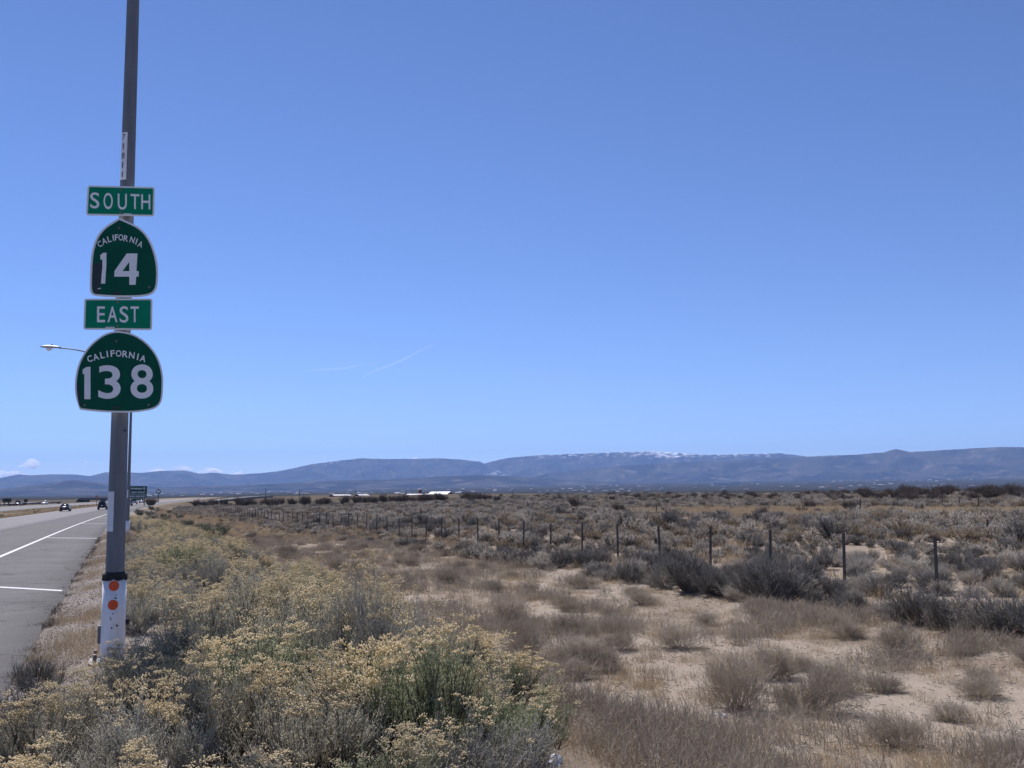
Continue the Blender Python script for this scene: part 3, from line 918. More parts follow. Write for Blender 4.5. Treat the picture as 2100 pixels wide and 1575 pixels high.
patch(put, "decal", [C2(833, 1348), C2(912, 1348), C2(912, 1372), C2(833, 1372)], M_scrape, OFF)

# fittings of the pole itself: sleeve, collar, reflectors, reflective strip, number label
bpy.context.view_layer.update()
PINV = pole.matrix_world.inverted()
def ploc(z_or_hit): return z_or_hit
def pole_z(py, px=236): return hit(px, py, R0)[1] + 0.02
zt = pole_z(1186)
RS = 0.113
MB().lathe([(RS + 0.003, -0.02), (RS + 0.002, 0.20), (RS, 0.45), (RS - 0.004, zt)], n=28).build("white_sleeve", M_white, pole, True)
rb = MB()
rb.lathe([(RS - 0.004, zt - 0.012), (RS + 0.003, zt + 0.0), (RS + 0.004, zt + 0.034), (RS - 0.012, zt + 0.052), (R0 - 0.004, zt + 0.058)], n=28)
rng_ = random.Random(3)
for k in range(40):
    w = rng_.uniform(0, 6.28); x, y = (RS - 0.002) * math.cos(w), (RS - 0.002) * math.sin(w)
    rb.box((x, y, zt - 0.012), (0.018, 0.018, rng_.uniform(0.004, 0.022)), w)
rb.build("torn_black_collar", M_black, pole)
def on_cyl(a, z, r):       # arc length a measured from the camera-facing line of the pole
    w = a / r
    return (NRM * math.cos(w) + RGT * math.sin(w)) * r + UPV * z
def cyl_patch(part, a0, a1, z0, z1, rfun, mat, th=0.003, round_=False, c=None, rad=0.05):
    mb = MB(); vs = []; fs = []
    if round_:
        n = 24; vs = [on_cyl(c[0], c[1], rfun(c[1]) + th)]
        for ring in (0.5, 1.0):
            vs += [on_cyl(c[0] + rad * ring * math.cos(2 * math.pi * k / n), c[1] + rad * ring * math.sin(2 * math.pi * k / n), rfun(c[1]) + th) for k in range(n)]
        vs += [on_cyl(c[0] + rad * math.cos(2 * math.pi * k / n), c[1] + rad * math.sin(2 * math.pi * k / n), rfun(c[1]) - 0.004) for k in range(n)]
        fs = [(0, 1 + k, 1 + (k + 1) % n) for k in range(n)]
        for q in (0, 1): fs += [(1 + q * n + k, 1 + (q + 1) * n + k, 1 + (q + 1) * n + (k + 1) % n, 1 + q * n + (k + 1) % n) for k in range(n)]
    else:
        n = 6
        for z in (z0, z1):
            for k in range(n + 1): vs.append(on_cyl(a0 + (a1 - a0) * k / n, z, rfun(z) + th))
        fs = [(k, k + 1, n + 2 + k, n + 1 + k) for k in range(n)]
    return MB().add(vs, fs).build(part, mat, pole)
mpx = SIGN_Y / F * 0.93
for py, px in ((1201, 233.5), (1240, 231.5)):
    zc = pole_z(py)
    cyl_patch("orange_reflector", 0, 0, 0, 0, lambda z: RS, M_orange, 0.004, True, (hit(px, py, RS)[0] + 0.0, zc), 0.049)
    cyl_patch("reflector_boss", 0, 0, 0, 0, lambda z: RS, M_bolt, 0.008, True, (hit(px, py, RS)[0], zc), 0.006)
for px, py, r in ((238, 1220, .006), (237, 1226, .009), (232, 1258, .006), (226, 1265, .005), (227, 1269, .007), (240, 1283, .010), (229, 1287, .008)):
    cyl_patch("paint_chip", 0, 0, 0, 0, lambda z: RS, M_black, 0.002, True, (hit(px, py, RS)[0], pole_z(py)), r)
# small hinge flange at the sleeve's foot
zf = pole_z(1302)
fb = MB(); q = RGT * (-RS - 0.012)
fb.box((q.x, q.y, zf), (0.030, 0.035, 0.17), math.atan2(NY, NX), bev=0.006); fb.build("hinge_flange", M_galv, pole)
q = RGT * (RS + 0.015)
MB().box((q.x, q.y, zf + 0.11), (0.035, 0.04, 0.055), math.atan2(NY, NX), bev=0.01).build("clamp_lug", M_black, pole)
# reflective strip and pole number
a0 = hit(219.5, 1050, R0)[0]; a1 = hit(233, 1050, R0)[0]
f_as = lambda v: R0 * math.asin(max(-0.97, min(0.97, v / R0)))
cyl_patch("reflective_strip", f_as(a0), f_as(a1), pole_z(1090), pole_z(1008), pole_r, M_grey)
z0, z1 = pole_z(366, 250), pole_z(268, 250)
rr = pole_r((z0 + z1) / 2)
aL, aR = -rr * 1.30, -rr * 0.18
cyl_patch("number_label", aL, aR, z0, z1, pole_r, M_signwhite)
hgt = z1 - z0
for i, ch in enumerate("71811"):
    g, f = glyph(ch, 0.0)
    zc = z1 - hgt * (0.10 + 0.198 * i); wd = 0.036 if ch != '1' else 0.012
    mid = (aL + aR) / 2 - 0.004
    vs = [on_cyl(mid + (a - 0.5) * wd, zc + (b - 0.5) * 0.062, pole_r(zc) + 0.005) for a, b in g]
    MB().add(vs, f).build("number_lettering", M_ink, pole)
MB().tube([tuple(on_cyl(0.055, pole_z(882), pole_r(1.5) - 0.01)), tuple(on_cyl(0.055, pole_z(882), pole_r(1.5) + 0.006))], 0.010, 8).build("bolt_hole", M_black, pole)
MB().tube([tuple(on_cyl(-0.10, pole_z(960), pole_r(1.5)))] * 1 + [tuple(on_cyl(-0.10, pole_z(961), pole_r(1.5) + 0.004))], 0.004, 6).build("rivet", M_bolt, pole)

# second light standard down the road
b2 = stand(263.5, 55.0)
t2 = light_standard(b2, 10.0, 0.10, 0.05, 3.75, "light_standard", "distant roadside lamp post whose curved arm shows beside the 138 shield")
MB().lathe([(0.125, 0), (0.12, 0.75)], n=16).build("white_sleeve", M_white, t2, True)
MB().box((0.0, -0.115, 2.2), (0.06, 0.01, 0.42)).build("reflective_strip", M_grey, t2)

# ---- wire fence with steel posts
M_post = plain("rusted_post_steel", (0.075, 0.070, 0.068), (0.13, 0.115, 0.10), 0.8, 0.2, 9, bmp=0.2)
M_wire = plain("galvanised_wire", (0.09, 0.085, 0.08), (0.06, 0.055, 0.05), 0.7, 0.3, 3)
KF = 37200.0
fence_pts = []
for i in range(-1, 58):
    inv = 6.03e-4 + 0.762e-4 * i
    px = 245 + 1 / inv; Y = KF * inv
    x = (px - 1050) / F * Y
    fence_pts.append((x, Y))
f0 = fence_pts[0]
fence = empty("wire_fence", (f0[0], f0[1], float(ground_xy(*f0))))
tag(fence, "long wire fence on thin dark steel posts crossing the scrub", "fence")
fx, fy, fz = fence.location
pm = MB()   # T-post: stem, flange and studs share one mesh
pm.box((0, 0, 0.64), (0.074, 0.012, 1.38)); pm.box((0, 0.028, 0.64), (0.014, 0.044, 1.38))
for k in range(12): pm.box((0, -0.010, 0.2 + k * 0.09), (0.014, 0.012, 0.02))
post_me = mesh_data("post", np.array(pm.v), pm.f, M_post)
tops = []
rgf = random.Random(11)
for i, (x, y) in enumerate(fence_pts):
    z = float(ground_xy(x, y))
    o = mobj("post", post_me, fence)
    lean = (rgf.uniform(-0.03, 0.03), rgf.uniform(-0.035, 0.035))
    o.location = (x - fx, y - fy, z - fz - 0.02); o.rotation_euler = (lean[0], lean[1], math.radians(-21.4 + rgf.uniform(-8, 8)))
    sc = 1.0 + rgf.uniform(-0.03, 0.03); o.scale = (1, 1, sc)
    tops.append(Vector((x - fx + lean[1] * 1.2, y - fy - lean[0] * 1.2, z - fz)))
for lv in (0.30, 0.58, 0.88, 1.18):
    pts = []
    for a, b in zip(tops[:-1], tops[1:]):
        for t in (0, 0.5):
            p = a.lerp(b, t); pts.append((p.x, p.y, p.z + lv - (0.02 if t else 0)))
    pts.append((tops[-1].x, tops[-1].y, tops[-1].z + lv))
    MB().tube(pts, 0.0009, 4, False).build("wire", M_wire, fence)
for i in (21, 25):    # wooden brace panels
    a, b = tops[i], tops[i + 1]
    MB().tube([(a.x, a.y, a.z + 1.16), (b.x, b.y, b.z + 1.14)], 0.05, 8).build("brace_rail", M_post, fence)
M_wood = plain("grey_weathered_wood", (0.10, 0.085, 0.07), (0.06, 0.05, 0.042), 0.9, 0, 12, bmp=0.4)
def stake(px, Y, h, label, lean=0.0):
    p = stand(px, Y)
    mb = MB(); mb.tube([(0, 0, -0.2), (0.01 + lean * 0.5, 0, h * 0.5), (lean, 0.01, h)], [0.07, 0.06, 0.05], 8)
    t = tag(empty("wooden_stake", p), label, "post", "old stakes in the scrub field")
    mb.build("shaft", M_wood, t)
    MB().tube([(0.01 + lean * 0.8, -0.07, h * 0.8), (0.01 + lean * 0.8, 0.07, h * 0.8)], 0.012, 6).build("nail", M_bolt, t)
stake(863, 92, 1.5, "lone stake standing just behind the middle of the wire fence")
stake(1345, 105, 1.1, "short stake far out in the field above the middle fence posts")
stake(1762, 98, 1.2, "thin stake beside the tan grass patch in the field", 0.1)
stake(1931, 108, 1.5, "first of three dark stakes in a row along the field crest")
stake(1966, 102, 1.2, "middle one of three dark stakes along the field crest")
stake(2005, 96, 1.3, "last of three dark stakes along the crest, nearest the frame edge")
stake(2019, 42, 0.75, "short broken stake in the grey shrubs behind the last fence post", 0.06)

# ---- large guide sign over the shoulder
M_guide = plain("guide_sign_green", (0.003, 0.062, 0.048), (0.003, 0.05, 0.04), 0.45, 0, 1.0)
GY_ = 285.0
g0 = at_depth(264.5, 1021.3, GY_); g1 = at_depth(302.0, 996.5, GY_)
gw = (g1.x - g0.x); gh = g1.z - g0.z
gb = stand(283, GY_)
guide = tag(empty("guide_sign", gb), "large green freeway guide sign reading Avenue G, NEXT RIGHT and FOX AIRPORT", "road sign")
bz = g0.z - gb.z
MB().box((0, 0, bz + gh * 0.63), (gw, 0.06, gh * 0.72), bev=0).build("upper_panel", M_guide, guide)
MB().box((0, 0, bz + gh * 0.13), (gw, 0.06, gh * 0.25), bev=0).build("lower_panel", M_guide, guide)
MB().box((0, -0.032, bz + gh * 0.263), (gw, 0.05, gh * 0.022)).build("white_rule", M_signwhite, guide)
MB().box((0, 0.0, bz - 0.35), (gw * 0.62, 0.05, 0.42)).build("exit_number_panel", plain("plaque_green", (0.01, 0.12, 0.09), None, 0.5), guide)
for sx in (-0.36, 0.36):
    MB().box((gw * sx, 0.10, bz * 0.5 + gh * 0.2), (0.22, 0.14, bz + gh * 0.6), bev=0.02).build("post", M_wood, guide)
for txt, cx, cz, w, h in (("Avenue G", 0.0, 0.80, 0.80, 0.155), ("NEXT RIGHT", 0.02, 0.46, 0.76, 0.13), ("FOX AIRPORT", 0.0, 0.125, 0.86, 0.12)):
    g, f = text_mesh(txt, 0.02)
    vs = [((cx + (a - 0.5) * w) * gw, -0.036, bz + (cz + (b - 0.5) * h) * gh) for a, b in g]
    MB().add(vs, f).build("lettering", M_signwhite, guide)

# ---- other far signs
M_rust = plain("rust_red_sign", (0.10, 0.045, 0.035), (0.06, 0.03, 0.028), 0.7)
M_boarddark = plain("billboard_back_timber", (0.05, 0.042, 0.04), (0.085, 0.07, 0.06), 0.9, 0, 1)
p = stand(325, 420); pt = at_depth(325, 1008, 420); h = pt.z - p.z
t = tag(empty("pylon_sign", p), "small brownish six-sided pylon sign past the green guide sign", "road sign")
MB().tube([(0, 0, -0.5), (0, 0, h - 0.8)], 0.16, 10).build("post", M_wood, t)
hexp = [(1.05 * math.sin(k * math.pi / 3), 1.15 * math.cos(k * math.pi / 3)) for k in range(6)]
MB().prism(hexp, 0.25, lambda a, b, c=0: Vector((a, -0.1 - c, h + b * 0.9))).build("panel", M_rust, t)
MB().prism([(a * 0.7, b * 0.55) for a, b in hexp], 0.05, lambda a, b, c=0: Vector((a, -0.13 - c, h + b * 0.9))).build("panel_emblem", M_grey, t)
def billboard(px0, px1, py0, py1, Y, label, legs=2):
    a = at_depth(px0, py1, Y); b = at_depth(px1, py0, Y); g = stand((px0 + px1) / 2, Y)
    t = tag(empty("billboard", g), label, "billboard", "billboards beyond the opposite lanes")
    w = b.x - a.x; hh = b.z - a.z; z = a.z - g.z
    MB().box((0, 0, z + hh / 2), (w, 0.25, hh)).build("panel", M_boarddark, t)
    for k in range(5): MB().box((0, -0.2, z + hh * (k + 0.5) / 5), (w * 0.98, 0.12, 0.14)).build("stringer", M_wood, t)
    for k in range(legs):
        MB().box((w * ((k + 0.5) / legs - 0.5), -0.35, (z + hh) / 2 - 0.3), (0.3, 0.3, z + hh + 0.6 - 0.2)).build("post", M_wood, t)
billboard(6, 24, 1022, 1030, 430, "dark back of the wide billboard nearest the frame edge beyond the freeway")
billboard(50, 57.5, 1024, 1030, 430, "small dark billboard back beside the far pickup truck")
# median warning sign seen edge-on by the dark SUV
p = stand(199, 300); t = tag(empty("marker_sign", p), "thin pinkish marker sign on a post in the median near the pole", "road sign")
MB().box((0, 0, 1.1), (0.12, 0.12, 2.3)).build("post", M_wood, t)
MB().prism([(0, -0.6), (0.6, 0), (0, 0.6), (-0.6, 0)], 0.03, lambda a, b, c=0: Vector((a, -0.08 - c, 2.9 + b))).build("panel", plain("faded_pink_sign", (0.34, 0.22, 0.20), None, 0.7), t)

# ---- vehicles
M_glass = plain("car_glass", (0.02, 0.025, 0.03), (0.03, 0.035, 0.04), 0.08, 0, 1)
M_tyre = plain("tyre_rubber", (0.02, 0.02, 0.02), None, 0.9)
M_rim = plain("wheel_rim", (0.35, 0.35, 0.36), None, 0.35, 0.8)
M_tail = plain("tail_light_red", (0.35, 0.01, 0.01), None, 0.25)
M_head = plain("head_light_clear", (0.75, 0.76, 0.78), None, 0.15)
def paint(name, c):
    m = plain(name, c, tuple(k * 0.9 for k in c), 0.28, 0.1, 2); m.node_tree.nodes["Principled BSDF"].inputs["Coat Weight"].default_value = 0.6
    return m
def loft(secs, n=12, pw=3.2):
    """sections (y, half width, z low, z high): rounded-box rings"""
    vs = []; fs = []
    for y, w, z0, z1 in secs:
        c, h = (z0 + z1) / 2, (z1 - z0) / 2
        for k in range(n):
            a = 2 * math.pi * (k + 0.5) / n; ca, sa = math.cos(a), math.sin(a)
            r = (abs(ca) ** pw + abs(sa) ** pw) ** (-1 / pw)
            vs.append((w * r * ca, y, c + h * r * sa))
    for i in range(len(secs) - 1):
        for k in range(n): fs.append((i * n + k, (i + 1) * n + k, (i + 1) * n + (k + 1) % n, i * n + (k + 1) % n))
    fs += [tuple(range(n)), tuple(range(len(secs) * n - 1, (len(secs) - 1) * n - 1, -1))]
    return vs, fs
def vehicle(kind, pos, heading, pm, label):
    t = tag(empty("parked_car" if False else {"sedan": "sedan_car", "suv": "suv_car", "pickup": "pickup_truck"}[kind], pos, heading), label, "truck" if kind == "pickup" else "car", "vehicles on the freeway")
    up = 0.0 if kind == "sedan" else 0.16
    body = [(-2.34, 0.72, 0.42 + up, 0.74 + up), (-2.22, 0.86, 0.26 + up, 0.95 + up), (-1.3, 0.90, 0.22 + up, 1.0 + up), (0.2, 0.91, 0.20 + up, 0.96 + up), (1.3, 0.89, 0.22 + up, 0.90 + up), (2.1, 0.83, 0.28 + up, 0.78 + up), (2.3, 0.66, 0.40 + up, 0.64 + up)]
    MB().add(*loft(body)).build("body", pm, t, True)
    if kind == "sedan": cab = [(-1.85, 0.70, 0.9, 0.99), (-1.05, 0.66, 0.9, 1.40), (0.25, 0.66, 0.9, 1.43), (1.15, 0.72, 0.85, 0.95)]
    elif kind == "suv": cab = [(-2.2, 0.74, 1.0, 1.18), (-1.95, 0.70, 1.0, 1.70), (0.35, 0.70, 1.0, 1.74), (1.15, 0.76, 0.95, 1.08)]
    else: cab = [(-0.35, 0.74, 1.0, 1.12), (-0.25, 0.70, 1.0, 1.68), (0.65, 0.70, 1.0, 1.70), (1.3, 0.76, 0.95, 1.08)]
    MB().add(*loft(cab, 12, 4)).build("window_glass", M_glass, t, True)
    zt_ = max(c[3] for c in cab)
    y0, y1 = cab[1][0], cab[2][0]
    MB().box((0, (y0 + y1) / 2, zt_ + 0.004), (1.16, y1 - y0 + 0.15, 0.05), bev=0.1).build("roof", pm, t)
    if kind == "pickup": MB().box((0, -1.35, 1.13), (1.5, 1.6, 0.05)).build("bed", M_black, t)
    for sx in (-1, 1):
        for wy in (-1.38, 1.42):
            w = empty_child("wheel", t, (sx * 0.80, wy, 0.33 + up * 0.3))
            MB().tube([(-0.11, 0, 0), (0.11, 0, 0)], 0.33 + up * 0.3, 18).build("tyre", M_tyre, w)
            MB().tube([(-0.115 if sx < 0 else 0.095, 0, 0), (-0.095 if sx < 0 else 0.115, 0, 0)], 0.2, 14).build("rim", M_rim, w)
        MB().box((sx * 0.66, -2.27, 0.80 + up), (0.30, 0.10, 0.16), bev=0.02).build("tail_light", M_tail, t)
        MB().box((sx * 0.60, 2.15, 0.64 + up), (0.32, 0.14, 0.14), bev=0.02).build("headlight", M_head, t)
        MB().box((sx * 0.98, 0.85, 1.0 + up), (0.14, 0.10, 0.12), bev=0.02).build("mirror", pm, t)
    MB().box((0, -2.30, 0.42 + up), (1.5, 0.16, 0.18), bev=0.04).build("bumper", M_black, t)
    MB().box((0, -2.33, 0.72 + up), (0.32, 0.03, 0.15)).build("licence_plate", M_signwhite, t)
    return t
def road_spot(u, s, lift=0.0):
    x, y = xy(u, s); return (float(x), float(y), float(prof(s)) + lift)
def car_at(kind, px, Y, pm, label, facing=1, on='road'):
    d = ray(px, 1020); x = d.x / d.y * Y
    u, s = us(x, Y)
    ds = 2 * KC * max(0, min(340, float(s) - 60))
    hd = math.atan2(DY + ds * NY, DX + ds * NX) - math.pi / 2
    z = float(prof(s)) + 0.01
    return vehicle(kind, (x, Y, z), hd + (0 if facing > 0 else math.pi), pm, label)
car_at("sedan", 135, 196, paint("charcoal_car_paint", (0.012, 0.013, 0.018)), "dark sedan seen from behind in the nearer freeway lanes")
car_at("suv", 211, 215, paint("black_suv_paint", (0.008, 0.008, 0.012)), "black SUV half hidden behind the sign pole")
car_at("pickup", 38, 330, paint("navy_truck_paint", (0.015, 0.018, 0.03)), "dark pickup truck on the opposite lanes near the frame edge", -1)
car_at("sedan", 92, 372, paint("white_car_paint", (0.70, 0.71, 0.72)), "white car on the opposite lanes beyond the dark sedan", -1)
car_at("sedan", 265.5, 300, paint("silver_car_paint", (0.45, 0.46, 0.48)), "pale car just past the second lamp post under the guide sign", 1)
car_at("suv", 276, 345, paint("pearl_car_paint", (0.66, 0.66, 0.66)), "pale SUV framed between the guide sign's posts", 1)
car_at("sedan", 291, 395, paint("ivory_car_paint", (0.68, 0.66, 0.62)), "small white car beside the far post of the guide sign", 1)

# ---- overpass far down the freeway
M_dconc = plain("bridge_concrete", (0.20, 0.19, 0.18), (0.15, 0.145, 0.14), 0.9, 0, 0.3)  # concrete's own mottled grey, for deck, parapets and piers
ov_p = at_depth(205, 1024, 620)
gz = float(ground_xy(ov_p.x, ov_p.y))
ov = tag(empty("overpass_bridge", (ov_p.x, ov_p.y, gz)), "low dark overpass crossing the freeway far ahead", "bridge")
zt2 = ov_p.z - gz
MB().box((2, 0, zt2), (26, 9, 0.9)).build("deck", M_dconc, ov)
for sy in (-4.4, 4.4): MB().box((2, sy, zt2 + 0.75), (26, 0.3, 0.6)).build("parapet", M_dconc, ov)
for sx in (-8, 2, 12): MB().box((sx, 0, zt2 / 2 - 0.5), (1.0, 6, max(0.5, zt2 + 0.1))).build("pier", M_dconc, ov)

M_berm = plain("dark_scrub_earth", (0.07, 0.065, 0.042), (0.11, 0.095, 0.065), 1.0, 0, 0.4)
for sg in (-1, 1):
    a_, b_ = (2 + sg * 13, 2 + sg * 40)
    vs_ = [(a_, -6, zt2 + 0.3), (a_, 6, zt2 + 0.3), (b_, 5, -0.4), (b_, -5, -0.4), (a_, -11, -1), (a_, 11, -1)]
    MB().add(vs_, [(0, 1, 2, 3), (0, 3, 4), (1, 5, 2), (0, 4, 5, 1)]).build("embankment", M_berm, ov)

# ---- farm buildings
M_redwall = plain("barn_red_siding", (0.16, 0.035, 0.035), (0.10, 0.025, 0.03), 0.85, 0, 1.2)
M_tin = plain("white_tin_roof", (0.32, 0.31, 0.295), (0.25, 0.24, 0.23), 0.7, 0.1, 0.6)
M_tin2 = plain("bright_white_roof", (0.82, 0.82, 0.80), (0.78, 0.78, 0.77), 0.4, 0, 0.6)
M_dark = plain("dark_doorway", (0.02, 0.018, 0.018), None, 0.9)
def barn(px0, px1, py_ridge, py_base, Y, depth, label, roofmat, gable='x', wing=True, rz=0.0, ev=0.5):
    a = at_depth(px0, py_base, Y); b = at_depth(px1, py_ridge, Y)
    w = b.x - a.x; h = b.z - a.z
    t = tag(empty("farm_barn", ((a.x + b.x) / 2, Y + depth / 2, a.z), rz), label, "barn", "farm buildings")
    eave = h * ev
    MB().box((0, 0, eave / 2 - 1.5), (w * 0.96, depth * 0.96, eave + 3)).build("wall", M_redwall, t)
    rf = MB(); hw, hd = w / 2, depth / 2
    # ridge parallel to the picture, gable ends red
    MB().add([(-w * 0.48, -hd * 0.96, eave), (-w * 0.48, hd * 0.96, eave), (-w * 0.48, 0, h - 0.15), (w * 0.48, -hd * 0.96, eave), (w * 0.48, hd * 0.96, eave), (w * 0.48, 0, h - 0.15)],
             [(0, 2, 1), (3, 4, 5)]).build("gable", M_redwall, t)
    for sy in (-1, 1):
        th = 0.18
        vs = [(-hw, sy * hd * 1.06, eave - 0.25), (hw, sy * hd * 1.06, eave - 0.25), (hw, 0, h), (-hw, 0, h)]
        vs += [(x, y, z - th) for x, y, z in vs]
        MB().add(vs, [(0, 1, 2, 3), (7, 6, 5, 4), (0, 4, 5, 1), (1, 5, 6, 2), (2, 6, 7, 3), (3, 7, 4, 0)]).build("roof", roofmat, t)
    n = max(2, int(w / 7))
    for k in range(n):
        MB().box((w * ((k + 0.5) / n - 0.5) * 0.9, -hd * 0.965, eave * 0.35), (1.8, 0.12, eave * 0.6)).build("door" if k % 2 == 0 else "window", M_dark, t)
    return t
barn(832, 884, 1012.5, 1021, 800, 14, "white metal-roofed farm shed with the brightest roof, beside the silo", M_tin2, rz=-0.25)
barn(880, 925, 1008, 1021, 815, 16, "larger white-roofed red barn at the end of the farm", M_tin2, rz=-0.4)
barn(676, 714, 1013.5, 1022, 780, 14, "red barn with pale roof at the near end of the farm", M_tin, rz=0.5, ev=0.66)
barn(729, 752, 1013, 1022, 790, 12, "small red barn with pale roof between the other farm barns", M_tin, rz=0.5, ev=0.66)
barn(983, 1017, 1013, 1019, 850, 14, "low red shed standing alone past the white-roofed barns", M_tin, ev=0.75)
p = at_depth(861, 1021, 812); h = at_depth(861, 1002, 812).z - p.z
t = tag(empty("silo", p), "dark round silo with pale cap rising behind the white shed", "silo")
MB().lathe([(1.6, -3), (1.6, h - 1.2)], n=20).build("tank", M_redwall, t, True)
MB().lathe([(1.7, h - 1.2), (1.5, h - 0.5), (0.8, h - 0.1), (0.1, h)], n=20).build("dome_cap", M_tin, t, True)

# ---- utility poles
def utility_pole(px, Y, py_top, label):
    p = stand(px, Y); h = at_depth(px, py_top, Y).z - p.z
    t = tag(empty("utility_pole", p), label, "utility pole", "utility poles near the farm")
    MB().tube([(0, 0, -0.5), (0, 0, h)], [0.24, 0.17], 8).build("shaft", M_wood, t)
    MB().box((0, 0, h - 0.7), (2.6, 0.14, 0.16)).build("crossarm", M_wood, t)
    for sx in (-1.1, -0.4, 0.4, 1.1): MB().lathe([(0.07, 0), (0.07, 0.18), (0.04, 0.25)], (sx, 0, h - 0.62), 6).build("insulator", M_grey, t)
for px, Y, py, lb in ((545, 620, 1002, "utility pole nearest the exit ramp, tallest of the far poles"), (614, 660, 1004.5, "utility pole between the exit ramp and the red barns"), (729, 760, 1002.5, "utility pole rising behind the small red barn"),
                      (948, 880, 1003, "utility pole between the white barns and the lone red shed"), (1052, 900, 1006, "utility pole past the lone red shed")):
    utility_pole(px, Y, py, lb)

# ---- town in the valley: houses too small to show more than wall, roof and window
M_hw = [plain("town_stucco_%s" % n, c, None, 0.9, 0, 0.2) for n, c in (("white", (0.50, 0.49, 0.47)), ("cream", (0.38, 0.34, 0.28)), ("grey", (0.24, 0.24, 0.24)))]
M_hr = [plain("town_roof_%s" % n, c, None, 0.85, 0, 0.2) for n, c in (("pale", (0.36, 0.34, 0.33)), ("brown", (0.16, 0.10, 0.08)), ("slate", (0.10, 0.10, 0.11)))]
wall_me = []
mb = MB().box((0, 0, 1.9), (15, 10, 4.2))
wall_me = [mesh_data("wall", np.array(mb.v), mb.f, m) for m in M_hw]
hv = [(-8, -5.6, 3.9), (8, -5.6, 3.9), (8, 5.6, 3.9), (-8, 5.6, 3.9), (-8, 0, 5.9), (8, 0, 5.9)]
roof_me = [mesh_data("roof", np.array(hv), [(0, 1, 5, 4), (2, 3, 4, 5), (0, 4, 3), (1, 2, 5), (3, 2, 1, 0)], m) for m in M_hr]
rgt_ = random.Random(5)
count = 0
spots = []
for k in range(170):
    px = rgt_.choice([rgt_.uniform(400, 1100), rgt_.uniform(1100, 1700), rgt_.uniform(300, 1350), rgt_.uniform(1700, 2000)])
    Y = rgt_.uniform(3200, 9500) ** 1.0
    spots.append((px, Y))
for k in range(9): spots.append((1850 + k * 9 + rgt_.uniform(-2, 2), 8200))
for px, Y in spots:
    p = stand(px, Y)
    t = empty("town_house", p - Vector((0, 0, 0.5)), rgt_.uniform(-0.5, 0.5), rgt_.uniform(0.7, 1.25) * (0.75 + Y / 12000))
    tag(t, "x", "house", "far buildings in the valley town")
    defer(t, "town", "tiny building in the hazy valley town, # counted from the guide sign", px)
    mobj("wall", rgt_.choice(wall_me), t); mobj("roof", rgt_.choice(roof_me), t)
w = stand(1490, 7600)
t = tag(empty("warehouse", w), "long white warehouse roof in the valley under the snowy ridge", "warehouse")
MB().box((0, 0, 6), (215, 90, 13)).build("wall", M_hw[0], t); MB().box((0, 0, 13.2), (222, 96, 1.2)).build("roof", M_hw[0], t)

# ================================================================== VEGETATION
def unit(v): return v / np.maximum(np.linalg.norm(v, axis=-1, keepdims=True), 1e-9)
def tubes(P, R, rg):
    N_, K, _ = P.shape
    T = np.empty_like(P); T[:, 1:-1] = P[:, 2:] - P[:, :-2]; T[:, 0] = P[:, 1] - P[:, 0]; T[:, -1] = P[:, -1] - P[:, -2]
    T = unit(T)
    ref = np.broadcast_to(unit(rg.normal(size=(N_, 1, 3))), P.shape)
    A = unit(np.cross(T, ref)); B = np.cross(T, A)
    V = np.empty((N_, K, 3, 3))
    for k in range(3):
        w = 2 * math.pi * k / 3
        V[:, :, k] = P + (A * math.cos(w) + B * math.sin(w)) * R[..., None]
    base = (np.arange(N_) * K * 3)[:, None, None] + (np.arange(K - 1) * 3)[None, :, None]
    k = np.arange(3)[None, None, :]; k2 = (np.arange(3) + 1) % 3; k2 = k2[None, None, :]
    Q = np.stack([base + k, base + k2, base + 3 + k2, base + 3 + k], -1).reshape(-1, 4)
    return V.reshape(-1, 3), Q
def merge(parts):
    V = []; Q = []; n = 0
    for v, q in parts:
        V.append(v); Q.append(q + n); n += len(v)
    return np.concatenate(V), np.concatenate(Q)
def leaf_quads(P, D, ln, wd, rg):
    n = len(P)
    side = unit(np.cross(D, rg.normal(size=(n, 3))))
    L_ = ln[:, None]; W = wd[:, None]
    V = np.stack([P, P + D * L_ * 0.5 + side * W, P + D * L_, P + D * L_ * 0.5 - side * W], 1).reshape(-1, 3)
    Q = np.arange(n * 4).reshape(n, 4)
    return V, Q
OCT = np.array([(1, 0, 0), (-1, 0, 0), (0, 1, 0), (0, -1, 0), (0, 0, 1), (0, 0, -1)], float)
OCF = np.array([(0, 2, 4), (2, 1, 4), (1, 3, 4), (3, 0, 4), (2, 0, 5), (1, 2, 5), (3, 1, 5), (0, 3, 5)])
def blobs(C_, r, rg, flat=0.8):
    n = len(C_)
    sc = rg.uniform(0.7, 1.3, size=(n, 6, 1))
    V = C_[:, None, :] + OCT[None] * sc * r[:, None, None] * np.array([1, 1, flat])
    Fq = (np.arange(n) * 6)[:, None, None] + OCF[None]
    return V.reshape(-1, 3), Fq.reshape(-1, 3)
def sprout(start, dirs, ln, K, rg, wob, lift):
    """polylines from start along dirs, bending up by lift and wandering by wob"""
    n = len(start)
    P = np.empty((n, K, 3)); P[:, 0] = start
    d = dirs.copy()
    for k in range(1, K):
        d = unit(d + rg.normal(size=(n, 3)) * wob + np.array([0, 0, lift]))
        P[:, k] = P[:, k - 1] + d * (ln / (K - 1))[:, None]
    P[..., 2] = np.maximum(P[..., 2], 0.005)
    return P, d
def pick(P, rg, n, lo, hi):
    i = rg.integers(0, len(P), n); K = P.shape[1]
    t = rg.uniform(lo, hi, n) * (K - 1); k = np.minimum(t.astype(int), K - 2); f = (t - k)[:, None]
    a = P[i, k]; b = P[i, k + 1]
    return a * (1 - f) + b * f, unit(b - a), i
def taper(n, K, r0, r1): return np.broadcast_to(np.linspace(r0, r1, K), (n, K)).copy()

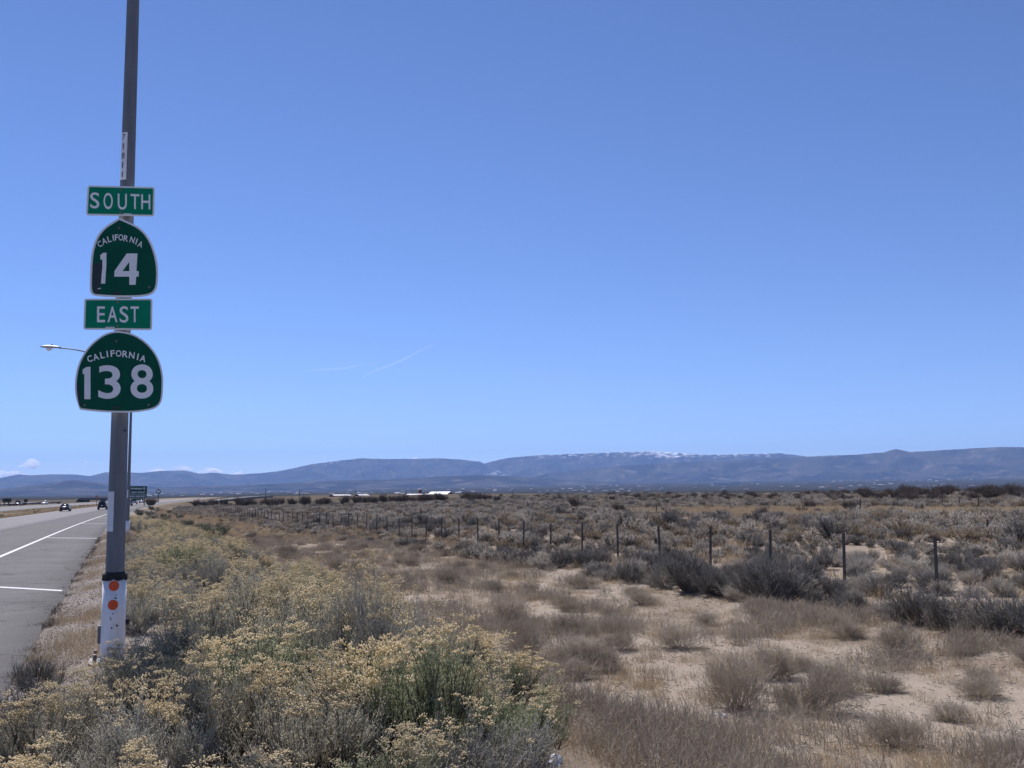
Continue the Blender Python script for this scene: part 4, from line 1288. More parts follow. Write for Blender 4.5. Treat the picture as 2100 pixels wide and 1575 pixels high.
def gen_shrub(seed, H=0.8, rad=0.6, n1=45, n2=330, n3=1500, nl=4500, nf=0, thick=1.0, erect=0.5, leaf=(0.022, 0.0022), spread=1.0, fl_h=0.55, clust=0.024, nper=14, wob=0.10):
    rg = np.random.default_rng(seed)
    # a few sub-crowns make the outline uneven
    nl_ = rg.integers(3, 6); lob_a = rg.uniform(0, 6.28, nl_); lob_k = rg.uniform(0.7, 1.15, nl_)
    az = rg.uniform(0, 2 * math.pi, n1); tl = np.sqrt(rg.uniform(0.0, 1, n1)) * math.radians(66) * spread
    lob = np.ones(n1)
    for a_, k_ in zip(lob_a, lob_k): lob += (k_ - 1) * np.exp(-((np.angle(np.exp(1j * (az - a_)))) / 0.6) ** 2) * 1.4
    d1 = np.stack([np.cos(az) * np.sin(tl), np.sin(az) * np.sin(tl), np.cos(tl)], -1)
    reach = 1.0 / np.sqrt((np.sin(tl) / rad) ** 2 + (np.cos(tl) / H) ** 2)
    ln1 = reach * 0.72 * lob * rg.uniform(0.8, 1.05, n1)
    st = np.stack([np.cos(az), np.sin(az), az * 0], -1) * rg.uniform(0, 0.10 * rad / 0.6, n1)[:, None]
    P1, e1 = sprout(st, d1, ln1, 5, rg, wob, 0.06)
    p2, t2_, i2 = pick(P1, rg, n2, 0.35, 1.0)
    dd = unit(t2_ * 0.8 + np.array([0, 0, erect]) + rg.normal(size=(n2, 3)) * (0.24 + 1.4 * wob))
    P2, e2 = sprout(p2, dd, rg.uniform(0.18, 0.36, n2) * H / 0.8 * lob[i2], 4, rg, wob, 0.05 * erect)
    p3, t3_, i3 = pick(P2, rg, n3, 0.2, 1.0)
    dd = unit(t3_ * 0.8 + np.array([0, 0, erect * 0.8]) + rg.normal(size=(n3, 3)) * (0.26 + 1.4 * wob))
    P3, e3 = sprout(p3, dd, rg.uniform(0.07, 0.19, n3) * H / 0.8, 3, rg, 0.12, 0.05)
    tw = merge([tubes(P1, taper(n1, 5, 0.0085 * thick, 0.0042 * thick), rg), tubes(P2, taper(n2, 4, 0.0036 * thick, 0.0018 * thick), rg)])
    fine = [tubes(P3, taper(n3, 3, 0.0017 * thick, 0.0008 * thick), rg)]
    if nl:
        p4, t4, _ = pick(P3, rg, nl, 0.1, 1.0)
        dl = unit(t4 + rg.normal(size=(nl, 3)) * 0.5 + np.array([0, 0, 0.2]))
        fine.append(leaf_quads(p4, dl, rg.uniform(0.6, 1.3, nl) * leaf[0], rg.uniform(0.7, 1.3, nl) * leaf[1], rg))
    out = {"stems": tw, "foliage": merge(fine)}
    if nf:
        tip = P3[:, -1]; score = tip[:, 2] / H + 0.35 * np.linalg.norm(tip[:, :2], axis=1) / rad + rg.uniform(-0.10, 0.10, n3) + 0.55 * (vnoise(tip[:, 0] * 6 + seed, tip[:, 1] * 6, seed) - 0.5)
        ok = np.argsort(-score)[:nf]; ok = ok[tip[ok, 2] > fl_h * H * 0.6]
        C0 = tip[ok]; m = len(C0)
        size = rg.uniform(0.6, 1.35, m) * clust
        off = rg.normal(size=(m, nper, 3)) * size[:, None, None] * np.array([0.62, 0.62, 0.30]) + np.array([0, 0, 0.010])
        Cb = (C0[:, None] + off).reshape(-1, 3)
        out["flower_heads"] = blobs(Cb, rg.uniform(0.0038, 0.0082, len(Cb)), rg, 1.1)
    return out

M_stem = plant("shrub_bark", [(0.10, 0.082, 0.064), (0.17, 0.145, 0.118)], 0.9)
M_stemgrey = plant("grey_dead_wood", [(0.24, 0.22, 0.20), (0.38, 0.355, 0.325)], 0.9)
M_rabbit = plant("rabbitbrush_twigs", [(0.40, 0.385, 0.28), (0.52, 0.49, 0.37), (0.62, 0.56, 0.42)], 0.85, 0.35)
M_rabbitgreen = plant("rabbitbrush_green_twigs", [(0.23, 0.26, 0.135), (0.34, 0.355, 0.21), (0.46, 0.45, 0.30)], 0.85, 0.35)
M_rabbitgrey = plant("rabbitbrush_grey_twigs", [(0.42, 0.40, 0.315), (0.54, 0.51, 0.41), (0.36, 0.355, 0.27)], 0.85, 0.35)
M_flower = plant("straw_flower_heads", [(0.70, 0.58, 0.345), (0.81, 0.71, 0.465), (0.57, 0.455, 0.26)], 0.9, 0.35, 0.12)
M_salt = plant("saltbush_twigs", [(0.40, 0.365, 0.30), (0.52, 0.475, 0.395), (0.63, 0.57, 0.465)], 0.9, 0.35, 0.28)
M_saltdark = plant("saltbush_dark_twigs", [(0.165, 0.157, 0.138), (0.24, 0.228, 0.20), (0.32, 0.295, 0.25)], 0.9, 0.15, 0.22)
M_dry = plant("dry_weed_stalks", [(0.35, 0.29, 0.215), (0.46, 0.39, 0.30), (0.55, 0.48, 0.38)], 0.9, 0.2, 0.25)
M_grass = plant("dry_grass_blades", [(0.56, 0.45, 0.285), (0.66, 0.545, 0.36), (0.47, 0.36, 0.225)], 0.9, 0.3, 0.2)
M_creo = plant("dark_brush_twigs", [(0.085, 0.068, 0.058), (0.14, 0.112, 0.092), (0.18, 0.15, 0.12)], 0.9, 0.05, 0.2)
M_green = plant("green_bush_twigs", [(0.15, 0.17, 0.105), (0.22, 0.235, 0.15), (0.29, 0.295, 0.21)], 0.9, 0.1, 0.2)

def kind_meshes(name, seeds, mats, **kw):
    """mats: part -> material; returns a list of {part: mesh}"""
    out = []
    for sd in seeds:
        g = gen_shrub(sd, **kw)
        out.append({p: mesh_data(name + "_" + p, v, q, mats[p]) for p, (v, q) in g.items()})
    return out
RB_Y = kind_meshes("rabbitbrush", (1, 2, 3), {"stems": M_stem, "foliage": M_rabbit, "flower_heads": M_flower}, nf=155, n1=50, n2=420, n3=2300, nl=9000, erect=0.8, thick=1.0, clust=0.033, nper=20)
RB_G = kind_meshes("green_rabbitbrush", (4, 5), {"stems": M_stem, "foliage": M_rabbitgreen, "flower_heads": M_flower}, nf=95, n1=50, n2=420, n3=2300, nl=10000, erect=0.9, thick=1.0, clust=0.033, nper=20, leaf=(0.028, 0.0026))
RB_S = kind_meshes("grey_rabbitbrush", (6, 7), {"stems": M_stemgrey, "foliage": M_rabbitgrey, "flower_heads": M_flower}, nf=60, n1=50, n2=420, n3=2300, nl=8000, erect=1.0, thick=1.1)
SALT = kind_meshes("saltbush", (11, 12, 13), {"stems": M_stemgrey, "foliage": M_salt}, H=0.62, rad=0.62, n1=40, n2=330, n3=1500, nl=3600, erect=0.25, thick=1.5, leaf=(0.02, 0.004))
SALTD = kind_meshes("dark_saltbush", (14, 15), {"stems": M_stem, "foliage": M_saltdark}, H=0.78, rad=0.66, n1=44, n2=360, n3=1800, nl=4600, erect=0.35, thick=1.5, leaf=(0.024, 0.004))
DRY = kind_meshes("dry_bush", (21, 22, 23), {"stems": M_dry, "foliage": M_dry}, H=0.60, rad=0.66, n1=60, n2=800, n3=4200, nl=0, erect=0.25, thick=0.55, wob=0.24, spread=1.0)

def one_mesh(name, seeds, mats, **kw):
    """whole plant as one mesh for plants too far to show their parts"""
    out = []
    for sd in seeds:
        g = gen_shrub(sd, **kw)
        v, q = merge([g["stems"], g["foliage"]])
        mi = np.r_[np.zeros(len(g["stems"][1]), int), np.ones(len(g["foliage"][1]), int)]
        out.append(mesh_data(name, v, q, mats, midx=mi))
    return out
SALT_F = one_mesh("saltbush", (31, 32, 33, 34), [M_stem, M_salt], H=0.60, rad=0.62, n1=26, n2=130, n3=420, nl=800, erect=0.2, thick=2.4, leaf=(0.04, 0.009))
SALTD_F = one_mesh("saltbush", (35, 36), [M_stem, M_saltdark], H=0.66, rad=0.62, n1=30, n2=150, n3=560, nl=1500, erect=0.3, thick=2.6, leaf=(0.04, 0.009))
CREO = one_mesh("creosote_bush", (41, 42, 43), [M_stem, M_creo], H=1.5, rad=1.25, n1=40, n2=220, n3=800, nl=1600, erect=0.5, thick=4.0, leaf=(0.06, 0.016), spread=0.8)
GREENB = one_mesh("green_saltbush", (45, 46), [M_stem, M_green], H=0.8, rad=0.75, n1=36, n2=220, n3=900, nl=2600, erect=0.4, thick=2.0, leaf=(0.04, 0.008))
TAN_F = one_mesh("tan_bush", (47, 48), [M_stem, M_grass], H=0.55, rad=0.55, n1=40, n2=220, n3=700, nl=0, erect=0.6, thick=2.0)

def tuft(seed, n, h, lean, r, branch, mat, name):
    rg = np.random.default_rng(seed)
    az = rg.uniform(0, 6.28, n); tl = np.abs(rg.normal(0, lean, n))
    d = np.stack([np.cos(az) * np.sin(tl), np.sin(az) * np.sin(tl), np.cos(tl)], -1)
    st = np.stack([rg.normal(0, 0.10, n), rg.normal(0, 0.10, n), np.zeros(n)], -1)
    P, e = sprout(st, d, rg.uniform(0.5, 1.1, n) * h, 4, rg, 0.10, 0.0)
    parts = [tubes(P, taper(n, 4, r, r * 0.45), rg)]
    if branch:
        p2, t2_, _ = pick(P, rg, n * branch, 0.4, 1.0)
        P2, _ = sprout(p2, unit(t2_ + rg.normal(size=(n * branch, 3)) * 0.5), rg.uniform(0.04, 0.11, n * branch), 3, rg, 0.15, 0.05)
        parts.append(tubes(P2, taper(n * branch, 3, r * 0.7, r * 0.4), rg))
    v, q = merge(parts)
    return mesh_data(name, v, q, mat)
WEED = [tuft(50 + k, 26, 0.26, 0.35, 0.0022, 4, M_dry, "dry_weed") for k in range(3)]
GRASS = [tuft(60 + k, 60, 0.17, 0.55, 0.0016, 0, M_grass, "dry_grass") for k in range(3)]
GRASS_F = [tuft(65 + k, 34, 0.36, 0.5, 0.006, 0, M_grass, "dry_grass") for k in range(2)]

def plant_thing(name, meshes, x, y, sc, label, cat, group, hscale=1.0, rz=None):
    z = float(ground_xy(x, y)) - 0.02
    rz = random.uniform(0, 6.28) if rz is None else rz
    if isinstance(meshes, dict):
        t = empty(name, (x, y, z), rz, (sc * random.uniform(0.85, 1.2), sc * random.uniform(0.85, 1.2), sc * hscale))
        t.rotation_euler = (random.uniform(-0.13, 0.13), random.uniform(-0.13, 0.13), rz)
        for p, me in meshes.items(): mobj(p, me, t)
    else:
        t = mobj(name, meshes); t.location = (x, y, z); t.rotation_euler = (random.uniform(-.06, .06), random.uniform(-.06, .06), rz); t.scale = (sc, sc, sc * hscale)
    return tag(t, label, cat, group)

def scatter(name, srcs, pts, label, cat, group=None):
    """one 'stuff' object: plants instanced on points. srcs: visible objects whose mesh is repeated; pts: (x, y, z, rz, sc, k)"""
    P = np.array(pts, float)
    me = bpy.data.meshes.new(name)
    me.vertices.add(len(P)); me.vertices.foreach_set("co", P[:, :3].astype(np.float32).ravel())
    rot = np.zeros((len(P), 3), np.float32); rot[:, 2] = P[:, 3]; rot[:, 0] = RNG.uniform(-0.08, 0.08, len(P)); rot[:, 1] = RNG.uniform(-0.08, 0.08, len(P))
    a = me.attributes.new("rot", 'FLOAT_VECTOR', 'POINT'); a.data.foreach_set("vector", rot.ravel())
    sc = np.repeat(P[:, 4:5], 3, 1).astype(np.float32); sc[:, 2] *= RNG.uniform(0.75, 1.15, len(P))
    a = me.attributes.new("sca", 'FLOAT_VECTOR', 'POINT'); a.data.foreach_set("vector", sc.ravel())
    a = me.attributes.new("sel", 'INT', 'POINT'); a.data.foreach_set("value", P[:, 5].astype(np.int32))
    o = mobj(name, me)
    ng = bpy.data.node_groups.new(name + "_nodes", 'GeometryNodeTree')
    ng.interface.new_socket("Geometry", in_out='INPUT', socket_type='NodeSocketGeometry')
    ng.interface.new_socket("Geometry", in_out='OUTPUT', socket_type='NodeSocketGeometry')
    gi = ng.nodes.new("NodeGroupInput"); go = ng.nodes.new("NodeGroupOutput"); jn = ng.nodes.new("GeometryNodeJoinGeometry")
    def named(n_, ty):
        q = ng.nodes.new("GeometryNodeInputNamedAttribute"); q.data_type = ty; q.inputs["Name"].default_value = n_
        return [s_ for s_ in q.outputs if s_.enabled and s_.name == "Attribute"][0]
    ro, sa, se = named("rot", 'FLOAT_VECTOR'), named("sca", 'FLOAT_VECTOR'), named("sel", 'INT')
    for k, src in enumerate(srcs):
        oi = ng.nodes.new("GeometryNodeObjectInfo"); oi.transform_space = 'ORIGINAL'; oi.inputs["Object"].default_value = src; oi.inputs["As Instance"].default_value = True
        ip = ng.nodes.new("GeometryNodeInstanceOnPoints")
        cp = ng.nodes.new("FunctionNodeCompare"); cp.data_type = 'INT'; cp.operation = 'EQUAL'
        si = [s_ for s_ in cp.inputs if s_.enabled]
        ng.links.new(se, si[0]); si[1].default_value = k
        ng.links.new(gi.outputs[0], ip.inputs["Points"]); ng.links.new(cp.outputs[0], ip.inputs["Selection"])
        ng.links.new(oi.outputs["Geometry"], ip.inputs["Instance"]); ng.links.new(ro, ip.inputs["Rotation"]); ng.links.new(sa, ip.inputs["Scale"])
        ng.links.new(ip.outputs[0], jn.inputs[0])
    ng.links.new(jn.outputs[0], go.inputs[0])
    md = o.modifiers.new("instances", 'NODES'); md.node_group = ng
    return tag(o, label, cat, group, "stuff")

def in_view(x, y, z, m=90):
    px, py, d = proj(x, y, z)
    return (d > 0.5) & (px > -m) & (px < 2100 + m) & (py > 600) & (py < 1575 + 260)

# ---- rabbitbrush along the shoulder: hand-placed near plants (picture column, distance, variant, size, height factor)
near_rb = [
    (872, 6.1, RB_G[0], 0.85, 1.05, "green rabbitbrush with the fullest straw-yellow crown, front and centre"),
    (1015, 6.3, RB_G[1], 0.84, 0.80, "low green rabbitbrush at the outer edge of the foreground, beside the sandy wash"),
    (742, 8.0, RB_S[0], 0.85, 1.42, "tall bare grey-green rabbitbrush standing above its neighbours"),
    (640, 8.6, RB_Y[0], 0.98, 1.0, "dense straw-yellow rabbitbrush just behind the tall grey one"),
    (545, 9.6, RB_Y[1], 1.05, 1.0, "broad yellow-topped rabbitbrush farther back in the near thicket"),
    (430, 8.6, RB_S[1], 0.95, 0.85, "greyish rabbitbrush a little right of the white pole sleeve"),
    (335, 7.9, RB_Y[2], 0.80, 0.72, "low tan rabbitbrush growing up against the white pole sleeve"),
    (235, 6.7, RB_Y[0], 0.78, 0.72, "tan rabbitbrush in front of the pole foot by the pavement"),
    (120, 5.9, RB_Y[1], 0.72, 0.75, "yellowish rabbitbrush spilling over the pavement edge"),
    (640, 5.6, RB_Y[2], 0.86, 0.86, "yellow-crowned rabbitbrush low in the front of the thicket"),
    (470, 6.1, RB_Y[0], 0.85, 0.78, "straw-topped rabbitbrush in the middle of the near thicket"),
    (330, 5.5, RB_S[0], 0.80, 0.72, "grey twiggy rabbitbrush with few flowers near the frame's lower edge"),
    (190, 4.7, RB_Y[2], 0.72, 0.70, "rabbitbrush with pale dead twigs at the lower corner by the road"),
    (500, 4.5, RB_Y[1], 0.70, 0.62, "short tan rabbitbrush at the bottom edge of the picture"),
    (760, 4.9, RB_G[1], 0.72, 0.66, "dark green rabbitbrush at the bottom edge below the fullest yellow crown"),
    (560, 7.2, RB_G[0], 0.85, 0.85, "green-tinged rabbitbrush between the yellow ones"),
    (790, 7.0, RB_G[1], 0.82, 0.80, "green rabbitbrush just left of the fullest yellow crown"),
    (1048, 6.9, RB_G[0], 0.74, 0.66, "green rabbitbrush with yellow tips at the wash-side end of the thicket"),
    (985, 8.7, RB_G[0], 0.80, 0.70, "half-green rabbitbrush behind the front green ones, wash side"),
    (905, 9.6, RB_Y[2], 0.90, 0.80, "yellow rabbitbrush on the wash side behind the grey feathery one"),
    (815, 10.6, RB_S[0], 0.95, 0.95, "tall greyish rabbitbrush on the wash side, past the tall bare one"),
    (705, 11.6, RB_Y[0], 1.0, 0.95, "yellow-crowned rabbitbrush on the wash side at mid distance"),
    (292, 12.2, RB_S[1], 0.62, 0.85, "grey rabbitbrush pressed against the pole's wash side just behind it"),
    (318, 13.6, RB_Y[2], 0.80, 0.85, "yellow rabbitbrush a step behind the pole, at the gravel's edge"),
    (300, 17.0, RB_Y[0], 0.85, 0.80, "tan rabbitbrush behind the pole at the height of the black collar"),
    (286, 22.0, RB_S[0], 0.90, 0.80, "greyish rabbitbrush farther behind the pole beside the bare steel shaft"),
    (275, 8.3, RB_Y[1], 0.60, 0.75, "little tan rabbitbrush hiding the foot of the white sleeve"),
    (950, 7.6, RB_S[1], 0.80, 0.72, "grey feathery rabbitbrush behind the green foreground ones"),
]
RBG = "rabbitbrush along the road shoulder"
rb_xy = []
for px, Y, me, sc, hs, lb in near_rb:
    p = stand(px, Y)
    plant_thing("rabbitbrush", me, p.x, p.y, sc * 1.06, lb, "shrub", RBG, hs * 1.08); rb_xy.append((p.x, p.y, sc * 0.55))
# the rest of the strip
rg = random.Random(17)
s_ = 5.0
cnt = 0
for k in range(6000):
    s_ = 4.6 + (rg.random() ** 1.7) * 95
    u_ = rg.uniform(0.3, 5.4)
    lim = 3.9 + 1.4 * float(smooth(8, 20, s_))
    if u_ > lim - 0.3 * rg.random(): continue
    if s_ < 11.5 and u_ < 0.6: continue
    if s_ > 11.5 and u_ < 0.34 + 0.15 * rg.random(): continue
    if 44 < s_ < 64 and u_ < 1.3: continue
    x, y = [float(v) for v in xy(u_, s_)]
    if math.hypot(x, y) < 4.4: continue
    sc = rg.uniform(0.62, 1.0) * (0.9 if s_ < 14 else 1.05)
    if any((x - a) ** 2 + (y - b) ** 2 < (0.36 * (sc + c * 1.6)) ** 2 * (1 + s_ / 60) for a, b, c in rb_xy): continue
    px, py, d = proj(x, y, 0.0)
    if px < -60 or px > (1010 if s_ < 9 else 1300): continue
    rb_xy.append((x, y, sc * 0.55)); cnt += 1
    v = rg.random()
    me = rg.choice(RB_Y) if v < 0.50 else (rg.choice(RB_S) if v < 0.80 else rg.choice(RB_G))
    o = plant_thing("rabbitbrush", me, x, y, sc, "x", "shrub", RBG, rg.uniform(0.78, 1.05))
    tone = "yellow-topped" if me in RB_Y else ("grey" if me in RB_S else "green")
    side = "pavement side" if u_ < 2.0 else ("middle" if u_ < 3.5 else "wash side")
    where = "near thicket" if s_ < 11 else ("strip past the pole" if s_ < 40 else "far roadside strip")
    defer(o, "rb", "%s rabbitbrush in the %s, %s, # of its tone going away" % (tone, where, side), s_)
    if cnt > 170: break
print("rabbitbrush", cnt)

# dark-twigged weed and bush at the pavement edge
for px, Y, me, sc, lb in ((92, 8.6, SALTD[0], 0.45, "dark green-grey weed rooted at the broken pavement edge"), (28, 6.6, SALTD[1], 0.62, "dark bush over the pavement at the frame's lower corner")):
    p = stand(px, Y); plant_thing("roadside_weed", me, p.x, p.y, sc, lb, "shrub", None)
p = stand(277, 33); plant_thing("rust_brown_bush", DRY[0], p.x, p.y, 1.15, "rusty brown dry bush right behind the sign pole", "shrub", None, 1.1)

# ---- dry bushes on the wash floor
near_dry = [(1080, 1352, 0.85, 0.95), (1232, 1372, 0.80, 1.0), (1395, 1330, 0.9, 0.9), (1515, 1455, 0.95, 1.25), (1590, 1392, 0.7, 1.1), (1842, 1535, 0.72, 0.85), (2065, 1575, 0.60, 0.9), (1950, 1478, 0.50, 0.8),
            (1655, 1460, 0.35, 0.9), (1700, 1420, 0.85, 0.9), (1040, 1275, 0.95, 1.1), (1255, 1272, 0.6, 0.8), (1160, 1300, 0.7, 1.0), (1450, 1285, 0.7, 0.8), (1710, 1290, 0.55, 1.0), (1010, 1208, 0.8, 0.6), (920, 1195, 1.1, 0.8),
            (740, 1145, 0.9, 0.8), (800, 1165, 0.9, 0.5), (690, 1175, 1.3, 1.0), (590, 1140, 1.2, 0.9), (840, 1160, 0.9, 0.8), (1165, 1255, 0.7, 0.7), (1320, 1240, 0.8, 0.7), (1810, 1420, 0.6, 0.7), (2010, 1400, 0.55, 0.7)]
NDL = ["small round-topped dry bush with its trunk showing on pale sand", "brown airy dry bush beside the round-topped one", "loose greyish-brown dry bush in mid wash", "large hazy dry bush in the middle of the wash", "reddish dry bush touching the large hazy one",
       "low tan dry bush spreading on the cracked sand", "straw-brown dry bush in the lower corner of the sand", "small dry bush with dark stems on the open sand"]
DG = "dry bushes on the wash floor"
rgd = random.Random(23)
for i, (px, py, sc, hs) in enumerate(near_dry):
    p = on_ground(px, py)
    o = plant_thing("dry_bush", DRY[i % 3], p.x, p.y, sc, NDL[i] if i < len(NDL) else "x", "shrub", DG, hs)
    if i >= len(NDL): defer(o, "dry", "brown dry bush on the wash floor, %s, # one going away" % ("fence side" if us(p.x, p.y)[0] > 9 else "road side"), p.y)
occupied = []
n = 0
while n < 95:
    s_ = 9 + rgd.random() ** 1.3 * 110; u_ = rgd.uniform(5.4, 13.5)
    x, y = [float(v) for v in xy(u_, s_)]
    if not bool(in_view(x, y, -0.8)): 
        if rgd.random() < 0.02: n += 1
        continue
    if any((x - a) ** 2 + (y - b) ** 2 < 0.5 for a, b in occupied): continue
    occupied.append((x, y)); n += 1
    o = plant_thing("dry_bush", rgd.choice(DRY), x, y, rgd.uniform(0.45, 1.05), "x", "shrub", DG, rgd.uniform(0.6, 1.0))
    defer(o, "dry", "brown dry bush on the wash floor, %s, # one going away" % ("fence side" if u_ > 9 else "road side"), y)

# ---- grey saltbush: the row at the fence foot, then the field behind
near_salt = [(1415, 1215, 1.25, 1), (1590, 1240, 1.45, 1), (1350, 1190, 0.9, 1), (1480, 1222, 0.9, 1), (1660, 1240, 0.8, 0), (1745, 1258, 0.72, 1), (1880, 1285, 1.05, 1), (1950, 1296, 0.95, 1), (2055, 1310, 1.1, 1), (1815, 1272, 0.6, 0),
             (1290, 1195, 0.9, 1), (1220, 1180, 0.8, 0), (1150, 1165, 0.9, 1), (1075, 1160, 0.85, 1), (1010, 1150, 0.8, 0), (950, 1140, 0.8, 1), (2110, 1320, 1.0, 1), (1760, 1178, 0.95, 0), (1850, 1192, 0.8, 0), (1640, 1195, 0.7, 0)]
NSL = ["big dark grey saltbush at the fence foot, left of the largest one", "largest rounded blue-grey saltbush in front of the fence", "grey saltbush two posts left of the largest one", "smaller grey saltbush squeezed between the two big ones"]
SG1, SG2 = "grey saltbush at the fence foot", "grey shrubs in the field behind the fence"
ROWT = "saltbush at the fence foot, # in the %s fence gap from the frame edge"
FLDT = "grey shrub behind the fence, # back in the %s fence gap from the frame edge"
for i, (px, py, sc, dk) in enumerate(near_salt):
    p = on_ground(px, py)
    o = plant_thing("saltbush", (SALTD if dk else SALT)[i % 2], p.x, p.y, sc, NSL[i] if i < len(NSL) else "x", "shrub", SG1, random.uniform(0.8, 1.0))
    if i >= len(NSL): defer(o, "salt", ROWT % ordinal(fence_gap(px) + 1), p.y)
rgs = np.random.default_rng(29)
def field_points(n, u0, u1, s0, s1, dens_pow, rmin):
    """random points in road coordinates, kept apart on a hash grid"""
    grid = set(); out = []
    S = s0 + rgs.random(n) ** dens_pow * (s1 - s0); U = u0 + rgs.random(n) ** 1.15 * (u1 - u0)
    X, Y = xy(U, S); Z = height(U, S)
    ok = in_view(X, Y, Z)
    for x, y, z, u, s in zip(X[ok], Y[ok], Z[ok], U[ok], S[ok]):
        k = (int(x // rmin), int(y // rmin))
        if k in grid: continue
        grid.add(k); out.append((x, y, z, u, s))
    return out
row = field_points(900, 12.8, 16.6, 18, 175, 1.2, 0.9)
fld = field_points(60000, 17.0, 135, -30, 330, 1.0, 0.80)
random.shuffle(row)
mid = field_points(9000, 3.0, 17.0, 62, 340, 1.0, 0.9)
allp = [(x, y, z, 0) for x, y, z, u, s in row] + [(x, y, z, 1) for x, y, z, u, s in fld]
allp.sort(key=lambda q: math.hypot(q[0], q[1]))
def in_patch(x, y):
    u_, s_ = us(x, y); return ((u_ - 64) / 13) ** 2 + ((s_ - 84) / 34) ** 2 < 0.8 + 0.5 * float(vnoise(x / 5, y / 5, 57))
allp = [q for q in allp if vnoise(q[0] / 3.0, q[1] / 3.0, 55) > 0.20 and (not in_patch(q[0], q[1]) or vnoise(q[0] * 3, q[1] * 3, 58) > 0.86)]
indiv, rest = allp[:280], allp[280:] + [(x, y, z, 2) for x, y, z, u, s in mid if u > 13 - 7 * float(smooth(150, 230, s))]
for j, (x, y, z, w_) in enumerate(indiv):
    d = math.hypot(x, y)
    v = rgs.random()
    sc = float(rgs.uniform(0.5, 1.05)) * (0.95 if w_ == 0 else 0.85)
    if d < 34: me = [SALT[0], SALT[1], SALT[2], SALTD[0], SALTD[1]][int(v * 5)]
    else: me = (SALT_F + SALTD_F)[int(v * 6)]
    o = plant_thing("saltbush", me, x, y, sc, "x", "shrub", SG1 if w_ == 0 else SG2, float(rgs.uniform(0.7, 1.05)))
    defer(o, "salt", (ROWT if w_ == 0 else FLDT) % ordinal(fence_gap(float(proj(x, y, z)[0])) + 1), d)
# visible source plants for the far masses
def source(name, me, px, Y, sc, label, cat, group):
    p = stand(px, Y); o = plant_thing(name, me, p.x, p.y, sc, label, cat, group)
    if group == SG2: defer(o, "salt", FLDT % ordinal(fence_gap(px) + 1), math.hypot(p.x, p.y))
    return o
src_salt = [source("saltbush", me, 900 + 190 * k, 46 + 3 * k, 0.9, "grey twiggy shrub in the near part of the field behind the fence", "shrub", SG2) for k, me in enumerate(SALT_F + SALTD_F)]
src_tan = [source("tan_bush", me, 1990 + 55 * k, 62 + 2 * k, 1.5, "rounded tan dry bush on the rise near the field's far corner" if k == 0 else "second rounded tan bush beside the first on the rise", "shrub", None) for k, me in enumerate(TAN_F)]
pts = []
for x, y, z, w_ in rest:
    v = rgs.random(); d = math.hypot(x, y)
    k = int(rgs.integers(0, 4)) if v < 0.56 else (4 + int(rgs.integers(0, 2)) if v < 0.76 else 6 + int(rgs.integers(0, 2)))
    pts.append((x, y, z - 0.03, rgs.uniform(0, 6.28), (rgs.uniform(0.40, 0.95) if rgs.random() < 0.85 else rgs.uniform(1.0, 1.45)) * (0.8 + 0.5 * float(vnoise(x / 9, y / 9, 59))) * (0.68 if w_ != 1 else 1.0), k))
scatter("field_scrub", src_salt + src_tan, pts, "sea of small grey desert shrubs spreading to the low crest", "scrub")
print("field", len(indiv), len(rest))

# ---- dark taller brush on the crest and in a broken row before the farm
rgc = random.Random(31)
CG = "dark brush along the skyline of the scrub"
crest = []
for px, Y, sc, lb in ((1270, 118, 0.95, "bushy dark shrub standing out at mid-field below the warehouse"), (1560, 92, 0.6, "pale spiky shrub in the tan grass patch"), (1740, 100, 0.9, "dark hazy shrub near the crest beside the thin stake"), (1180, 150, 1.2, "wide dark bush at the field's far edge near the lone red shed"), (1660, 112, 0.9, "bare dark bush rising over the tan grass patch")):
    p = stand(px, Y); plant_thing("creosote_bush", rgc.choice(CREO), p.x, p.y, sc, lb, "shrub", CG)
for k in range(190):
    px = 1000 + 1150 * rgc.random() ** 0.8
    u_ = rgc.uniform(98, 140)
    d = ray(px, 1010); q = d.x / d.y
    Y = u_ / (q * NX + NY) if (q * NX + NY) > 0.05 else 400
    if Y > 420: continue
    p = stand(px, Y)
    o = plant_thing("creosote_bush", rgc.choice(CREO), p.x, p.y, rgc.uniform(0.45, 0.95) * (1.0 + 0.35 * (px > 1750)), "x", "shrub", CG)
    defer(o, "crest", "dark bush on the crest of the field, # counted from the frame edge", -px)
for px0, px1 in ((482, 524), (537, 578), (592, 634), (645, 675), (700, 760), (765, 830), (840, 940), (950, 1030), (300, 330), (400, 470)):
    for k in range(max(4, int((px1 - px0) / 7))):
        px = rgc.uniform(px0, px1); Y = rgc.uniform(255, 300) if px > 475 else rgc.uniform(300, 340)
        p = stand(px, Y)
        o = plant_thing("creosote_bush", rgc.choice(CREO), p.x, p.y, rgc.uniform(1.25, 1.75), "x", "shrub", CG)
        defer(o, "farmrow", "dark brown bush in the broken row before the farm, # from the guide sign", px)

# ---- green-grey bushes between the strip and the guide sign
rgg = random.Random(37)
GG = "greenish bushes beyond the rabbitbrush strip"
for k in range(60):
    s_ = rgg.uniform(62, 230); u_ = rgg.uniform(1.2, 7.5)
    x, y = [float(v) for v in xy(u_, s_)]
    if proj(x, y, 0)[0] < 262: continue
    o = plant_thing("green_saltbush", rgg.choice(GREENB if rgg.random() < 0.6 else SALT_F), x, y, rgg.uniform(0.7, 1.3), "x", "shrub", GG)
    defer(o, "green", "grey-green bush between lamp post and guide sign, # one going away", y)

